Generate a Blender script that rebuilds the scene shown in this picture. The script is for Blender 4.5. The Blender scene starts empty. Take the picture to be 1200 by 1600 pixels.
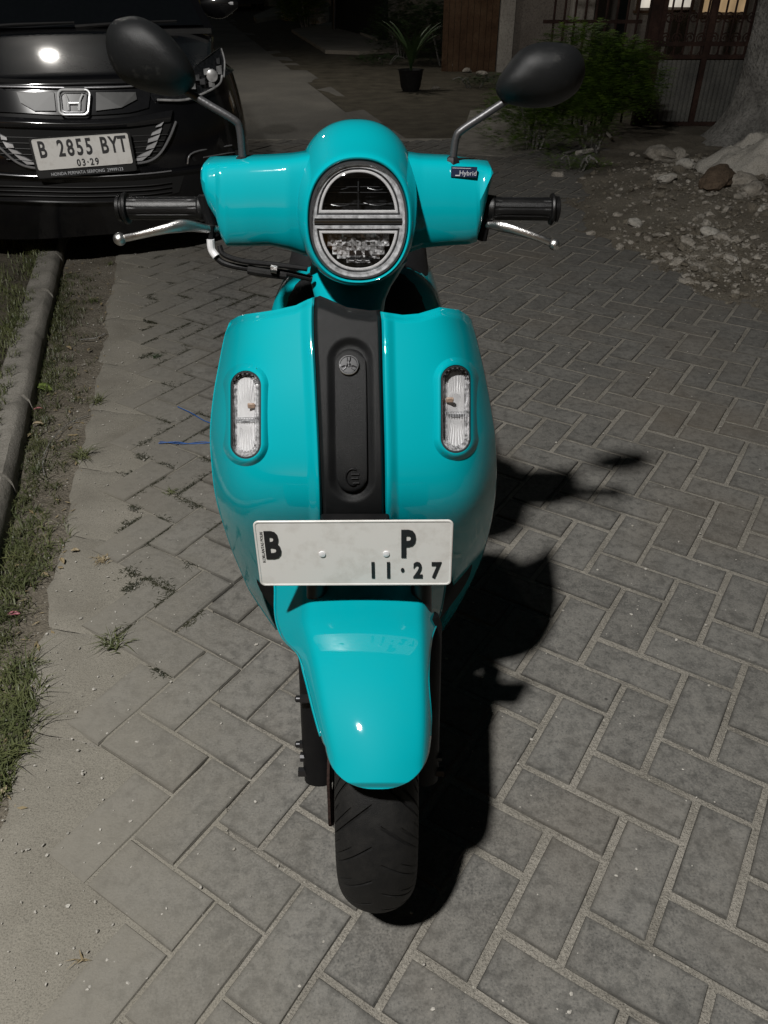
import bpy, bmesh, math, random
from mathutils import Vector, Matrix, noise
from math import sin, cos, tan, atan2, radians as R, pi

S = bpy.context.scene
C = S.collection
rnd = random.Random(7)

# ------------------------------------------------------------------ camera
PITCH = 0.613414; H = 1.294; F = 1200.0
camd = bpy.data.cameras.new('camera'); cam = bpy.data.objects.new('camera', camd); C.objects.link(cam)
cam.location = (0, 0, H); cam.rotation_euler = (pi/2 - PITCH, 0, 0)
camd.sensor_fit = 'VERTICAL'; camd.sensor_height = 24; camd.lens = 18; camd.clip_start = .02; camd.clip_end = 400
S.camera = cam

# ------------------------------------------------------------------ night sky
W = bpy.data.worlds.new('World'); S.world = W; W.use_nodes = True
wn = W.node_tree; wn.nodes.clear()
sky = wn.nodes.new('ShaderNodeTexSky'); sky.sky_type = 'NISHITA'; sky.sun_disc = False
sky.sun_elevation = R(3); sky.sun_rotation = R(200)
bg = wn.nodes.new('ShaderNodeBackground'); bg.inputs[1].default_value = 0.010
wo = wn.nodes.new('ShaderNodeOutputWorld')
wn.links.new(sky.outputs[0], bg.inputs[0]); wn.links.new(bg.outputs[0], wo.inputs[0])

# street lamps (the scene is lit by a lamp behind and to the left of the viewer)
LAMP = Vector((-1.02, -0.70, 3.85))
def lamp_light(name, loc, power, radius, col, target=None, size=150, blend=.6):
    l = bpy.data.lights.new(name, 'SPOT'); l.energy = power; l.shadow_soft_size = radius; l.color = col
    l.spot_size = R(size); l.spot_blend = blend
    o = bpy.data.objects.new(name, l); C.objects.link(o); o.location = loc
    d = (Vector(target) - Vector(loc)) if target else Vector((0, 0, -1))
    o.rotation_euler = d.to_track_quat('-Z', 'Y').to_euler()
    return o
key = lamp_light('street_lamp_light', LAMP, 860, .085, (1, .975, .94), (0, 2.2, 0), 168, .6)
far1 = lamp_light('lane_lamp_light', (-4.6, 12.0, 5.2), 90, .09, (1, .95, .88), (-.5, 9.5, 0), 165, .6)
far2 = lamp_light('lane_lamp_light', (-.9, 12.0, 5.6), 330, .12, (1, .94, .86), (-.9, 11.6, 0), 112, 1.0)

S.view_settings.view_transform = 'Standard'; S.view_settings.look = 'None'
S.view_settings.exposure = 0; S.view_settings.gamma = 1; S.view_settings.use_curve_mapping = False
S.render.film_transparent = False

# ------------------------------------------------------------------ geometry from the viewpoint survey
cP, sP = cos(PITCH), sin(PITCH)
def ray(px, py):
    x = (px - 600) / F; y = -(py - 800) / F
    return Vector((x, cP + y*sP, -sP + y*cP))
O = Vector((0, 0, H))
def P(px, py, Y):
    d = ray(px, py); return O + d * (Y / d.y)
def G(px, py, z=0.0):
    d = ray(px, py); return O + d * ((z - H) / d.z)
def PL(px, py, c, n):
    d = ray(px, py); return O + d * ((c - O).dot(n) / d.dot(n))
def lerp(a, b, t): return a + (b - a) * t
def tab(t, x):
    if x <= t[0][0]: return t[0][1]
    for (a, va), (b, vb) in zip(t, t[1:]):
        if x <= b: return lerp(va, vb, (x - a) / (b - a))
    return t[-1][1]
def stab(t, x):                       # smooth (Catmull-Rom) table
    n = len(t)
    if x <= t[0][0]: return t[0][1]
    if x >= t[-1][0]: return t[-1][1]
    for i in range(n - 1):
        if x <= t[i+1][0]:
            x1, y1 = t[i]; x2, y2 = t[i+1]
            m1 = (t[i+1][1] - t[i-1][1]) / (t[i+1][0] - t[i-1][0]) if i > 0 else (y2-y1)/(x2-x1)
            m2 = (t[i+2][1] - y1) / (t[i+2][0] - x1) if i < n-2 else (y2-y1)/(x2-x1)
            h = x2 - x1; u = (x - x1) / h
            return (2*u**3-3*u*u+1)*y1 + (u**3-2*u*u+u)*h*m1 + (-2*u**3+3*u*u)*y2 + (u**3-u*u)*h*m2
def sstep(a, b, x):
    t = max(0, min(1, (x - a) / (b - a))); return t*t*(3 - 2*t)

# ------------------------------------------------------------------ objects
def off(p):
    while p is not None:
        if p.type == 'EMPTY': return Vector(p.location), p
        p = p.parent
    return Vector((0, 0, 0)), None
LOCAL = {}                            # roots whose children are given in local coordinates
def obj(name, V, Fc, m, parent=None, smooth=True, ang=35, kind=None):
    o0, root = off(parent)
    if root is not None and root.name in LOCAL: o0 = Vector((0, 0, 0))
    me = bpy.data.meshes.new(name)
    me.from_pydata([tuple(Vector(v) - o0) for v in V], [], Fc); me.update()
    if m is not None:
        for mm in (m if isinstance(m, list) else [m]): me.materials.append(mm)
    o = bpy.data.objects.new(name, me); C.objects.link(o); o.parent = parent
    if smooth:
        me.polygons.foreach_set('use_smooth', [True] * len(me.polygons))
        try: me.set_sharp_from_angle(angle=R(ang))
        except Exception: pass
    if kind: o['kind'] = kind
    return o
def tag(o, label, cat, group=None, kind=None):
    o['label'] = label; o['category'] = cat
    if group: o['group'] = group
    if kind: o['kind'] = kind
    return o
def empty(name, loc, label, cat, group=None, rz=0, local=False):
    o = bpy.data.objects.new(name, None); C.objects.link(o); o.location = loc; o.rotation_euler.z = rz
    o.empty_display_size = .1
    tag(o, label, cat, group)
    if local or rz: LOCAL[o.name] = 1
    return o
class MB:
    def __init__(s): s.V = []; s.F = []
    def add(s, V, Fc):
        n = len(s.V); s.V += [Vector(v) for v in V]; s.F += [tuple(i + n for i in f) for f in Fc]; return s
    def box(s, lo, hi, M=None):
        x0, y0, z0 = lo; x1, y1, z1 = hi
        V = [Vector(v) for v in ((x0,y0,z0),(x1,y0,z0),(x1,y1,z0),(x0,y1,z0),(x0,y0,z1),(x1,y0,z1),(x1,y1,z1),(x0,y1,z1))]
        if M is not None: V = [M @ v for v in V]
        return s.add(V, [(0,3,2,1),(4,5,6,7),(0,1,5,4),(1,2,6,5),(2,3,7,6),(3,0,4,7)])
    def tube(s, pts, r, n=10, cap=True, flat=1.0, up=None):
        pts = [Vector(p) for p in pts]; rr = r if isinstance(r, (list, tuple)) else [r]*len(pts)
        rings = []; pu = None
        for i, p in enumerate(pts):
            t = (pts[min(i+1, len(pts)-1)] - pts[max(i-1, 0)]).normalized()
            u = Vector(up) if up else (pu if pu else (Vector((0,0,1)) if abs(t.z) < .9 else Vector((1,0,0))))
            a = t.cross(u).normalized(); b = a.cross(t).normalized(); pu = b
            rings.append([p + a*cos(2*pi*k/n)*rr[i] + b*sin(2*pi*k/n)*rr[i]*flat for k in range(n)])
        return s.loft(rings, cap)
    def loft(s, rings, cap=True, closed=True):
        n = len(rings[0]); V = [v for r in rings for v in r]; Fc = []
        for i in range(len(rings)-1):
            for k in range(n if closed else n-1):
                k2 = (k+1) % n
                Fc.append((i*n+k, i*n+k2, (i+1)*n+k2, (i+1)*n+k))
        if cap:
            Fc.append(tuple(range(n))[::-1]); Fc.append(tuple((len(rings)-1)*n+k for k in range(n)))
        return s.add(V, Fc)
    def build(s, name, m, parent=None, smooth=True, ang=35, kind=None):
        return obj(name, s.V, s.F, m, parent, smooth, ang, kind)
def mod(o, t, **k):
    m = o.modifiers.new(t.lower(), t)
    for a, b in k.items(): setattr(m, a, b)
    return m
def bevel(o, w=.003, seg=2, ang=35):
    mod(o, 'BEVEL', width=w, segments=seg, limit_method='ANGLE', angle_limit=R(ang), harden_normals=False); return o
def catmull(pts, k=6, closed=False):
    pts = [Vector(p) for p in pts]; n = len(pts); out = []
    for i in range(n if closed else n-1):
        g = (lambda j: pts[j % n]) if closed else (lambda j: pts[max(0, min(n-1, j))])
        a, b, c, d = g(i-1), g(i), g(i+1), g(i+2)
        for q in range(k):
            t = q/k
            out.append(.5*((2*b) + (c-a)*t + (2*a-5*b+4*c-d)*t*t + (3*b-a-3*c+d)*t**3))
    if not closed: out.append(pts[-1])
    return out
def tri_fan(center, ring):
    n = len(ring); return [center] + list(ring), [(0, 1+k, 1+(k+1) % n) for k in range(n)]
def text_obj(name, s, size, M, m, parent, extr=.0006, font_w=1.0, align='CENTER', sx=1.0, bold=0.0):
    cu = bpy.data.curves.new(name+'_c', 'FONT'); cu.body = s; cu.size = size; cu.extrude = extr
    cu.align_x = align; cu.align_y = 'CENTER'; cu.offset = bold; cu.resolution_u = 3
    t = bpy.data.objects.new(name+'_t', cu); C.objects.link(t)
    dg = bpy.context.evaluated_depsgraph_get(); dg.update()
    me = bpy.data.meshes.new_from_object(t.evaluated_get(dg)); me.name = name
    bpy.data.objects.remove(t)
    o0, root = off(parent)
    if root is not None and root.name in LOCAL: o0 = Vector((0, 0, 0))
    for v in me.vertices:
        q = M @ Vector((v.co.x*sx, v.co.y, v.co.z)); v.co = q - o0
    me.materials.clear(); me.materials.append(m)
    o = bpy.data.objects.new(name, me); C.objects.link(o); o.parent = parent
    return o
def frame(c, x, up):                  # matrix: local x, y(up), z(normal)
    x = Vector(x).normalized(); n = x.cross(Vector(up)).normalized(); u = n.cross(x).normalized()
    return Matrix((( x.x, u.x, n.x, c[0]), (x.y, u.y, n.y, c[1]), (x.z, u.z, n.z, c[2]), (0, 0, 0, 1)))

# ------------------------------------------------------------------ materials
def newmat(name):
    m = bpy.data.materials.new(name); m.use_nodes = True
    nt = m.node_tree; b = nt.nodes['Principled BSDF']; return m, nt, b
def pos(nt): return nt.nodes.new('ShaderNodeNewGeometry').outputs['Position']
def noi(nt, src, scale, det=3, rough=.55):
    n = nt.nodes.new('ShaderNodeTexNoise'); n.inputs['Scale'].default_value = scale
    n.inputs['Detail'].default_value = det; n.inputs['Roughness'].default_value = rough
    nt.links.new(src, n.inputs['Vector']); return n.outputs['Fac']
def ramp(nt, fac, stops):
    r = nt.nodes.new('ShaderNodeValToRGB'); e = r.color_ramp.elements
    e[0].position, e[0].color = stops[0][0], (*stops[0][1], 1)
    e[1].position, e[1].color = stops[-1][0], (*stops[-1][1], 1)
    for p, c in stops[1:-1]:
        q = e.new(p); q.color = (*c, 1)
    nt.links.new(fac, r.inputs[0]); return r.outputs[0]
def mixc(nt, fac, a, b, mode='MIX'):
    m = nt.nodes.new('ShaderNodeMix'); m.data_type = 'RGBA'; m.blend_type = mode
    for v, i in ((fac, 0), (a, 6), (b, 7)):
        if hasattr(v, 'is_linked') or hasattr(v, 'links'): nt.links.new(v, m.inputs[i])
        elif i == 0: m.inputs[0].default_value = v
        else: m.inputs[i].default_value = (*v, 1)
    return m.outputs[2]
def math_(nt, op, a, b=None):
    m = nt.nodes.new('ShaderNodeMath'); m.operation = op
    for i, v in enumerate((a, b)):
        if v is None: continue
        if isinstance(v, (int, float)): m.inputs[i].default_value = v
        else: nt.links.new(v, m.inputs[i])
    return m.outputs[0]
def bump(nt, b, h, dist, strength=1.0):
    u = nt.nodes.new('ShaderNodeBump'); u.inputs['Distance'].default_value = dist; u.inputs['Strength'].default_value = strength
    nt.links.new(h, u.inputs['Height']); nt.links.new(u.outputs[0], b.inputs['Normal']); return u
def simple(name, col, rough=.5, metal=0, coat=0, var=.12, vs=40, bd=0, bs=300, spec=.5, coatr=.05):
    m, nt, b = newmat(name); p = pos(nt)
    f = noi(nt, p, vs, 4)
    c = ramp(nt, f, [(.3, tuple(x*(1-var) for x in col)), (.7, tuple(min(1, x*(1+var)) for x in col))])
    nt.links.new(c, b.inputs['Base Color'])
    b.inputs['Roughness'].default_value = rough; b.inputs['Metallic'].default_value = metal
    b.inputs['Coat Weight'].default_value = coat; b.inputs['Coat Roughness'].default_value = coatr
    b.inputs['Specular IOR Level'].default_value = spec
    if bd: bump(nt, b, noi(nt, p, bs, 3), bd)
    return m
def dusty(name, col, dust, rough, amt=.35, bd=0, bs=500, scale=18, coat=0, metal=0, lo=.5, hi=.75, spec=.3):
    m, nt, b = newmat(name); p = pos(nt); b.inputs['Specular IOR Level'].default_value = .5 if metal else spec
    f = noi(nt, p, scale, 6, .65)
    k = ramp(nt, f, [(lo, (0, 0, 0)), (hi, (amt, amt, amt))])
    c = mixc(nt, k, col, dust)
    nt.links.new(c, b.inputs['Base Color'])
    r = math_(nt, 'ADD', math_(nt, 'MULTIPLY', f, .25), rough - .12); nt.links.new(r, b.inputs['Roughness'])
    b.inputs['Coat Weight'].default_value = coat; b.inputs['Metallic'].default_value = metal
    b.inputs['Coat Roughness'].default_value = .04
    if bd: bump(nt, b, noi(nt, p, bs, 3), bd)
    return m
def clear(name, tint=(1, 1, 1), rough=.03, k=.9):
    m, nt, b = newmat(name); nt.nodes.remove(b)
    out = [n for n in nt.nodes if n.type == 'OUTPUT_MATERIAL'][0]
    t = nt.nodes.new('ShaderNodeBsdfTransparent'); t.inputs[0].default_value = (*[x*k for x in tint], 1)
    g = nt.nodes.new('ShaderNodeBsdfGlossy'); g.inputs['Roughness'].default_value = rough
    lw = nt.nodes.new('ShaderNodeLayerWeight'); lw.inputs[0].default_value = .5
    class _F: pass
    fr = _F(); fr.outputs = [math_(nt, 'ADD', math_(nt, 'MULTIPLY', math_(nt, 'POWER', lw.outputs['Facing'], 5), .9), .04)]
    mx = nt.nodes.new('ShaderNodeMixShader')
    nt.links.new(fr.outputs[0], mx.inputs[0]); nt.links.new(t.outputs[0], mx.inputs[1]); nt.links.new(g.outputs[0], mx.inputs[2])
    nt.links.new(mx.outputs[0], out.inputs[0]); return m
def emis(name, col, s):
    m, nt, b = newmat(name); b.inputs['Base Color'].default_value = (*col, 1)
    f = noi(nt, pos(nt), 5, 2)
    nt.links.new(ramp(nt, f, [(.3, tuple(x*.7 for x in col)), (.7, col)]), b.inputs['Emission Color'])
    b.inputs['Emission Strength'].default_value = s; return m

M = {}
def paver_mat():
    m, nt, b = newmat('paver_concrete'); p = pos(nt)
    oi = nt.nodes.new('ShaderNodeObjectInfo').outputs['Random']
    n1 = noi(nt, p, 9, 5, .6); n2 = noi(nt, p, 240, 4, .7); n3 = noi(nt, p, 45, 5, .65); n4 = noi(nt, p, 1.3, 3)
    base = ramp(nt, n1, [(.3, (.092, .091, .085)), (.5, (.132, .130, .120)), (.72, (.180, .174, .158))])
    v = math_(nt, 'ADD', math_(nt, 'MULTIPLY', oi, .38), .80)
    hs = nt.nodes.new('ShaderNodeHueSaturation'); nt.links.new(base, hs.inputs['Color']); nt.links.new(v, hs.inputs['Value'])
    c = mixc(nt, ramp(nt, n2, [(.35, (0, 0, 0)), (.75, (1, 1, 1))]), hs.outputs[0], (.22, .21, .19))
    c = mixc(nt, ramp(nt, n2, [(.30, (.75, .75, .75)), (.40, (0, 0, 0))]), c, (.05, .05, .048))
    c = mixc(nt, ramp(nt, n3, [(.32, (.70,)*3), (.52, (0, 0, 0))]), c, (.065, .064, .059))
    n5 = noi(nt, p, 17, 6, .7)
    c = mixc(nt, ramp(nt, n5, [(.34, (.55,)*3), (.48, (0,)*3)]), c, (.07, .068, .062))
    c = mixc(nt, ramp(nt, n5, [(.56, (0,)*3), (.72, (.40,)*3)]), c, (.23, .22, .195))
    c = mixc(nt, ramp(nt, n3, [(.60, (0, 0, 0)), (.80, (.5, .5, .5))]), c, (.25, .235, .20))
    ra = nt.nodes.new('ShaderNodeAttribute'); ra.attribute_name = 'rim'
    rf = math_(nt, 'MULTIPLY', math_(nt, 'MULTIPLY', ra.outputs['Fac'], ra.outputs['Fac']), math_(nt, 'MULTIPLY', n1, 1.15))
    c = mixc(nt, rf, c, (.045, .043, .038))
    # dark round oil and gum spots
    vo = nt.nodes.new('ShaderNodeTexVoronoi'); vo.inputs['Scale'].default_value = 5.5; nt.links.new(p, vo.inputs['Vector'])
    wob = math_(nt, 'ADD', vo.outputs['Distance'], math_(nt, 'MULTIPLY', math_(nt, 'SUBTRACT', n3, .5), .13))
    sel = nt.nodes.new('ShaderNodeSeparateColor'); nt.links.new(vo.outputs['Color'], sel.inputs[0])
    on = math_(nt, 'GREATER_THAN', sel.outputs[0], .45)
    sp = math_(nt, 'MULTIPLY', math_(nt, 'LESS_THAN', wob, math_(nt, 'MULTIPLY', sel.outputs[1], .085)), on)
    c = mixc(nt, math_(nt, 'MULTIPLY', sp, .75), c, (.035, .034, .032))
    # broad brownish dirt areas
    c = mixc(nt, ramp(nt, n4, [(.50, (0, 0, 0)), (.70, (.5, .5, .5))]), c, (.15, .125, .095))
    # sandy dust trodden over the blocks beside the edging
    sx = nt.nodes.new('ShaderNodeSeparateXYZ'); nt.links.new(p, sx.inputs[0])
    ed = math_(nt, 'ADD', math_(nt, 'ADD', sx.outputs[0], math_(nt, 'MULTIPLY', sx.outputs[1], .2297)), .415)
    ed = math_(nt, 'ADD', ed, math_(nt, 'MULTIPLY', math_(nt, 'SUBTRACT', n1, .5), .5))
    c = mixc(nt, ramp(nt, ed, [(.02, (.80,)*3), (.50, (0,)*3)]), c, (.215, .20, .168))
    # pale grit flecks
    vg = nt.nodes.new('ShaderNodeTexVoronoi'); vg.inputs['Scale'].default_value = 60; nt.links.new(p, vg.inputs['Vector'])
    sg = nt.nodes.new('ShaderNodeSeparateColor'); nt.links.new(vg.outputs['Color'], sg.inputs[0])
    fl = math_(nt, 'MULTIPLY', math_(nt, 'LESS_THAN', vg.outputs['Distance'], .09), math_(nt, 'GREATER_THAN', sg.outputs[1], .90))
    c = mixc(nt, fl, c, (.42, .40, .36))
    nt.links.new(c, b.inputs['Base Color']); b.inputs['Roughness'].default_value = .88
    b.inputs['Specular IOR Level'].default_value = .3
    h = math_(nt, 'ADD', math_(nt, 'MULTIPLY', n2, .7), math_(nt, 'MULTIPLY', n3, 1.3))
    bump(nt, b, h, .0016); return m
def grit(name, c0, c1, c2, sc=220, bd=.004, big=6, flecks=True):
    m, nt, b = newmat(name); p = pos(nt)
    n1 = noi(nt, p, big, 5, .6); n2 = noi(nt, p, sc, 4, .75); n3 = noi(nt, p, sc*.25, 4, .7)
    c = ramp(nt, n1, [(.3, c0), (.5, c1), (.72, c2)])
    c = mixc(nt, ramp(nt, n2, [(.34, (.65,)*3), (.5, (0,)*3)]), c, tuple(x*.35 for x in c1))
    c = mixc(nt, ramp(nt, n2, [(.58, (0,)*3), (.75, (.6,)*3)]), c, tuple(min(1, x*1.8) for x in c1))
    if flecks:
        vg = nt.nodes.new('ShaderNodeTexVoronoi'); vg.inputs['Scale'].default_value = 130; nt.links.new(p, vg.inputs['Vector'])
        sg = nt.nodes.new('ShaderNodeSeparateColor'); nt.links.new(vg.outputs['Color'], sg.inputs[0])
        fl = math_(nt, 'MULTIPLY', math_(nt, 'LESS_THAN', vg.outputs['Distance'], .25), math_(nt, 'GREATER_THAN', sg.outputs[1], .86))
        c = mixc(nt, math_(nt, 'MULTIPLY', fl, .8), c, (.46, .44, .38))
    nt.links.new(c, b.inputs['Base Color']); b.inputs['Roughness'].default_value = .92; b.inputs['Specular IOR Level'].default_value = .25
    bump(nt, b, math_(nt, 'ADD', n2, math_(nt, 'MULTIPLY', n3, 2)), bd); return m
M['paver'] = paver_mat()
M['joint'] = grit('joint_mortar', (.22, .205, .175), (.31, .29, .25), (.38, .355, .31), 260, .004)
M['slab'] = grit('edge_concrete', (.19, .175, .145), (.24, .224, .188), (.285, .265, .225), 320, .0015, 4, False)
M['dirt'] = grit('dirt', (.125, .108, .082), (.19, .168, .132), (.25, .225, .182), 120, .008, 3)
M['road'] = grit('worn_road', (.13, .124, .112), (.175, .167, .148), (.23, .218, .19), 70, .004, .9, False)
M['curb'] = grit('curb_concrete', (.16, .15, .13), (.25, .235, .205), (.33, .31, .275), 180, .003, 7, False)
M['soil'] = grit('verge_soil', (.06, .054, .038), (.10, .088, .065), (.14, .125, .092), 90, .01, 4, False)
M['apron'] = grit('apron_concrete', (.22, .20, .17), (.28, .26, .22), (.34, .31, .27), 60, .003, 1.5, False)
M['stone'] = grit('rubble_stone', (.20, .18, .15), (.31, .285, .245), (.44, .41, .36), 60, .006, 12, False)
M['stone_pale'] = grit('pale_stone', (.32, .30, .26), (.42, .40, .36), (.55, .53, .48), 60, .004, 12, False)
M['stone_brown'] = grit('brown_stone', (.07, .05, .035), (.11, .08, .055), (.15, .11, .08), 60, .006, 12, False)
TEAL = (.0, .31, .36)
M['teal'] = dusty('teal_paint', TEAL, (.008, .30, .33), .50, .5, coat=1.0, scale=3, spec=.05)
M['black'] = dusty('black_plastic', (.006, .006, .0065), (.018, .0175, .017), .5, .30, .0004, 900, 22, spec=.18)
M['grain'] = dusty('grained_plastic', (.010, .0105, .011), (.030, .029, .028), .42, .28, .0006, 1400, 14, spec=.18)
M['rubber'] = dusty('rubber', (.010, .010, .010), (.035, .033, .03), .6, .5, .0006, 700, 30, lo=.42, hi=.8, spec=.2)
M['seat'] = dusty('seat_vinyl', (.010, .010, .011), (.03, .03, .03), .55, .3, .001, 500)
M['darkmetal'] = simple('dark_metal', (.05, .05, .052), .38, .8)
M['stem'] = simple('satin_stem', (.07, .07, .073), .42, .5, bd=.0003)
M['steel'] = dusty('cast_aluminium', (.62, .61, .60), (.30, .29, .27), .33, .5, .0006, 500, 60, metal=1)
M['chrome'] = simple('chrome', (.82, .82, .83), .10, 1, var=.03)
M['satin'] = simple('satin_reflector', (.70, .70, .71), .34, .15, var=.12, vs=120)
M['guide'] = simple('light_guide', (.58, .59, .61), .16, .15, 1, var=.5, vs=120)
M['milky'] = simple('frosted_reflector', (.84, .84, .85), .3, .05, var=.12, vs=45)
M['facet'] = simple('facet_reflector', (.50, .50, .51), .25, .3, var=.8, vs=190)
M['bezel'] = simple('smoked_bezel', (.045, .047, .05), .25, .2, 1)
M['lensblack'] = simple('lens_black', (.014, .0145, .016), .2, 0, .5, var=.6, vs=70)
M['clear'] = clear('clear_cover')
M['smoke'] = clear('smoked_glass', (.35, .36, .38), .02)
M['amber'] = simple('amber_bulb', (.50, .36, .27), .3, 0, .5)
M['white'] = dusty('plate_white', (.60, .59, .565), (.38, .35, .31), .35, .5, scale=30)
M['ink'] = simple('plate_ink', (.012, .012, .013), .45)
M['sticker'] = simple('navy_sticker', (.012, .018, .045), .3, 0, .5)
M['silver'] = simple('silver_print', (.6, .62, .65), .35, .4)
M['carpaint'] = dusty('black_car_paint', (.004, .004, .0048), (.014, .014, .015), .40, .35, scale=2, coat=1, spec=.12)
M['carpaint'].node_tree.nodes['Principled BSDF'].inputs['Coat Roughness'].default_value = .09
M['carplastic'] = dusty('car_black_plastic', (.008, .008, .008), (.03, .028, .025), .5, .4, scale=10)
M['carglass'] = simple('car_glass', (.006, .007, .008), .04, 0, 1)
M['leaf'] = None

def leafmat(name, a, b_, rough=.5):
    m, nt, b = newmat(name); p = pos(nt)
    f = noi(nt, p, 9, 4, .7)
    nt.links.new(ramp(nt, f, [(.3, a), (.7, b_)]), b.inputs['Base Color'])
    b.inputs['Roughness'].default_value = rough; return m
M['grass'] = leafmat('grass', (.045, .060, .020), (.12, .13, .050))
M['weed'] = leafmat('weed', (.035, .045, .016), (.085, .09, .035))
M['moss'] = leafmat('moss', (.022, .024, .014), (.05, .05, .028))
M['dry'] = leafmat('dry_leaf', (.16, .12, .06), (.32, .26, .16))
M['green'] = leafmat('green_leaf', (.10, .15, .03), (.18, .23, .06))
M['fern'] = leafmat('fern_foliage', (.04, .09, .010), (.12, .19, .02))
M['dark_leaf'] = leafmat('dark_foliage', (.012, .03, .008), (.035, .06, .016))
M['bark'] = grit('bark', (.12, .115, .105), (.22, .215, .20), (.32, .31, .29), 40, .02, 5, False)
M['wall'] = grit('rendered_wall', (.15, .13, .115), (.19, .17, .15), (.24, .215, .19), 40, .004, 1.2, False)
M['pillar'] = grit('pale_pillar', (.26, .245, .22), (.33, .31, .28), (.40, .38, .34), 30, .003, 2, False)
M['rust'] = grit('rusty_iron', (.018, .011, .009), (.034, .018, .014), (.06, .034, .025), 60, .003, 6, False)
M['wood'] = grit('brown_board', (.045, .025, .014), (.08, .045, .025), (.11, .07, .04), 50, .003, 3, False)
M['sheet'] = grit('grey_sheet', (.08, .08, .075), (.12, .12, .11), (.17, .165, .15), 60, .002, 3, False)
M['gate'] = simple('dark_gate_paint', (.012, .013, .018), .4, .3)
M['sack'] = grit('woven_sack', (.30, .285, .25), (.38, .36, .32), (.46, .44, .40), 120, .003, 6, False)
M['roof'] = simple('roof_dark', (.03, .025, .02), .8)
M['lit'] = emis('lit_window', (1, .93, .80), .55)
M['litwarm'] = emis('lit_curtain', (.9, .62, .34), .30)
M['bulbglow'] = emis('lamp_glow', (1, .95, .86), 12)
M['twine'] = simple('blue_twine', (.02, .09, .30), .4)
M['petal'] = leafmat('pink_petal', (.25, .07, .09), (.40, .16, .17))

# ================================================================== SETTING
U = 0.1065; YAW = -.571084; X0 = 2.62363*U; Y0 = 5.45491*U
cy, sy = cos(YAW), sin(YAW)
def LW(u, v, z=0): return Vector((X0 + cy*u*U - sy*v*U, Y0 + sy*u*U + cy*v*U, z))
def Xp(y): return -.415 - .2297*y                 # left edge of the pavers
def Xe(y): return Xp(y) - .10 - .03*max(0, (2.6 - y)/1.7)
def fbm(x, y, s=1.0): return noise.fractal(Vector((x*s, y*s, 3.3)), 1.0, 2.0, 4)
def sheet(name, xs, ys, zf, m, parent=None, kind=None):
    V = []; Fc = []; nx = len(ys(0)) if callable(ys) else len(ys)
    n = len(xs); 
    for y in ys:
        for x in xs:
            V.append(zf(x, y))
    for j in range(len(ys)-1):
        for i in range(n-1):
            Fc.append((j*n+i, j*n+i+1, (j+1)*n+i+1, (j+1)*n+i))
    return obj(name, V, Fc, m, parent, True, 60, kind)
def lin(a, b, n): return [a + (b-a)*i/(n-1) for i in range(n)]

# one sheet of ground to the horizon
g = sheet('ground', [-200, -60, -20, -8, 0, 8, 20, 60, 200], [-20, -5, 5, 12, 30, 60, 120, 260], lambda x, y: (x, y, -.09), M['soil'], kind='structure')
# the lane beyond the pavers: follows the street direction
def lane_c(y): return -.33*y + 2.2
def roadz(t, y):
    x = lerp(-1.2 - .30*y, 2.1 - .235*y + .45*sstep(7, 10, y)*0, t)
    return (x, y, -.012 + .004*fbm(x, y, .8))
road = sheet('road', lin(0, 1, 14), lin(6.4, 60, 60), roadz, M['road'], kind='structure')

sheet('roadside', lin(0, 1, 50), lin(7.9, 46, 90), lambda t, y: (lerp(2.1 - .235*y - .25, 14, t), y, -.010 + .012*fbm(t*12, y, 1.4)), M['soil'], kind='structure')
paving = sheet('paving_bed', lin(-3.6, 3.4, 120), lin(.1, 8.0, 130),
    lambda x, y: (x, y, (-.0028 if x > -.1 else lerp(-.0028, -.0085, min(1, (-.1-x)*3))) + .0014*fbm(x, y, 7)) if x > Xp(y) - .05 or y > 7.9 else (max(x, Xp(y)-.06), y, -.02),
    M['joint'], kind='structure')

# paver mesh variants
def paver_mesh(i):
    r = random.Random(i); L, Wd, h, c = .5, .5, .045, .035
    bm = bmesh.new()
    def ringv(ins, z, jit):
        out = []
        pts = [(-L, -Wd), (0, -Wd), (L, -Wd), (L, Wd), (0, Wd), (-L, Wd)]
        for (x, y) in pts:
            sx = 1 - ins*1.0/.2; sy_ = 1 - ins*1.0/.1
            out.append(bm.verts.new((x*sx + r.uniform(-jit, jit)*.5, y*sy_ + r.uniform(-jit, jit), z + r.uniform(-1, 1)*.0006)))
        return out
    a = ringv(0, -h, 0); b = ringv(0, -.004, .010); c_ = ringv(.0035, 0, .008); d_ = ringv(.020, .0002, .01)
    n = 6
    for p, q in ((a, b), (b, c_), (c_, d_)):
        for k in range(n):
            f = bm.faces.new((p[k], p[(k+1) % n], q[(k+1) % n], q[k])); f.smooth = False
    bm.faces.new(d_)
    me = bpy.data.meshes.new('paver'); bm.to_mesh(me); bm.free()
    at_ = me.attributes.new('rim', 'FLOAT', 'POINT'); at_.data.foreach_set('value', [1.0]*18 + [0.0]*6); me.materials.append(M['paver']); return me
variants = [paver_mesh(i) for i in range(10)]
bricks = []
for k in range(-60, 60):
    for j in range(-30, 40):
        bricks.append((k-.5, k+4*j+1, 1)); bricks.append((k, k+3.5+4*j, 0))
def gapf(x, y): return lerp(.0055, .013, sstep(-.40, .15, x))
cand = []
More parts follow.
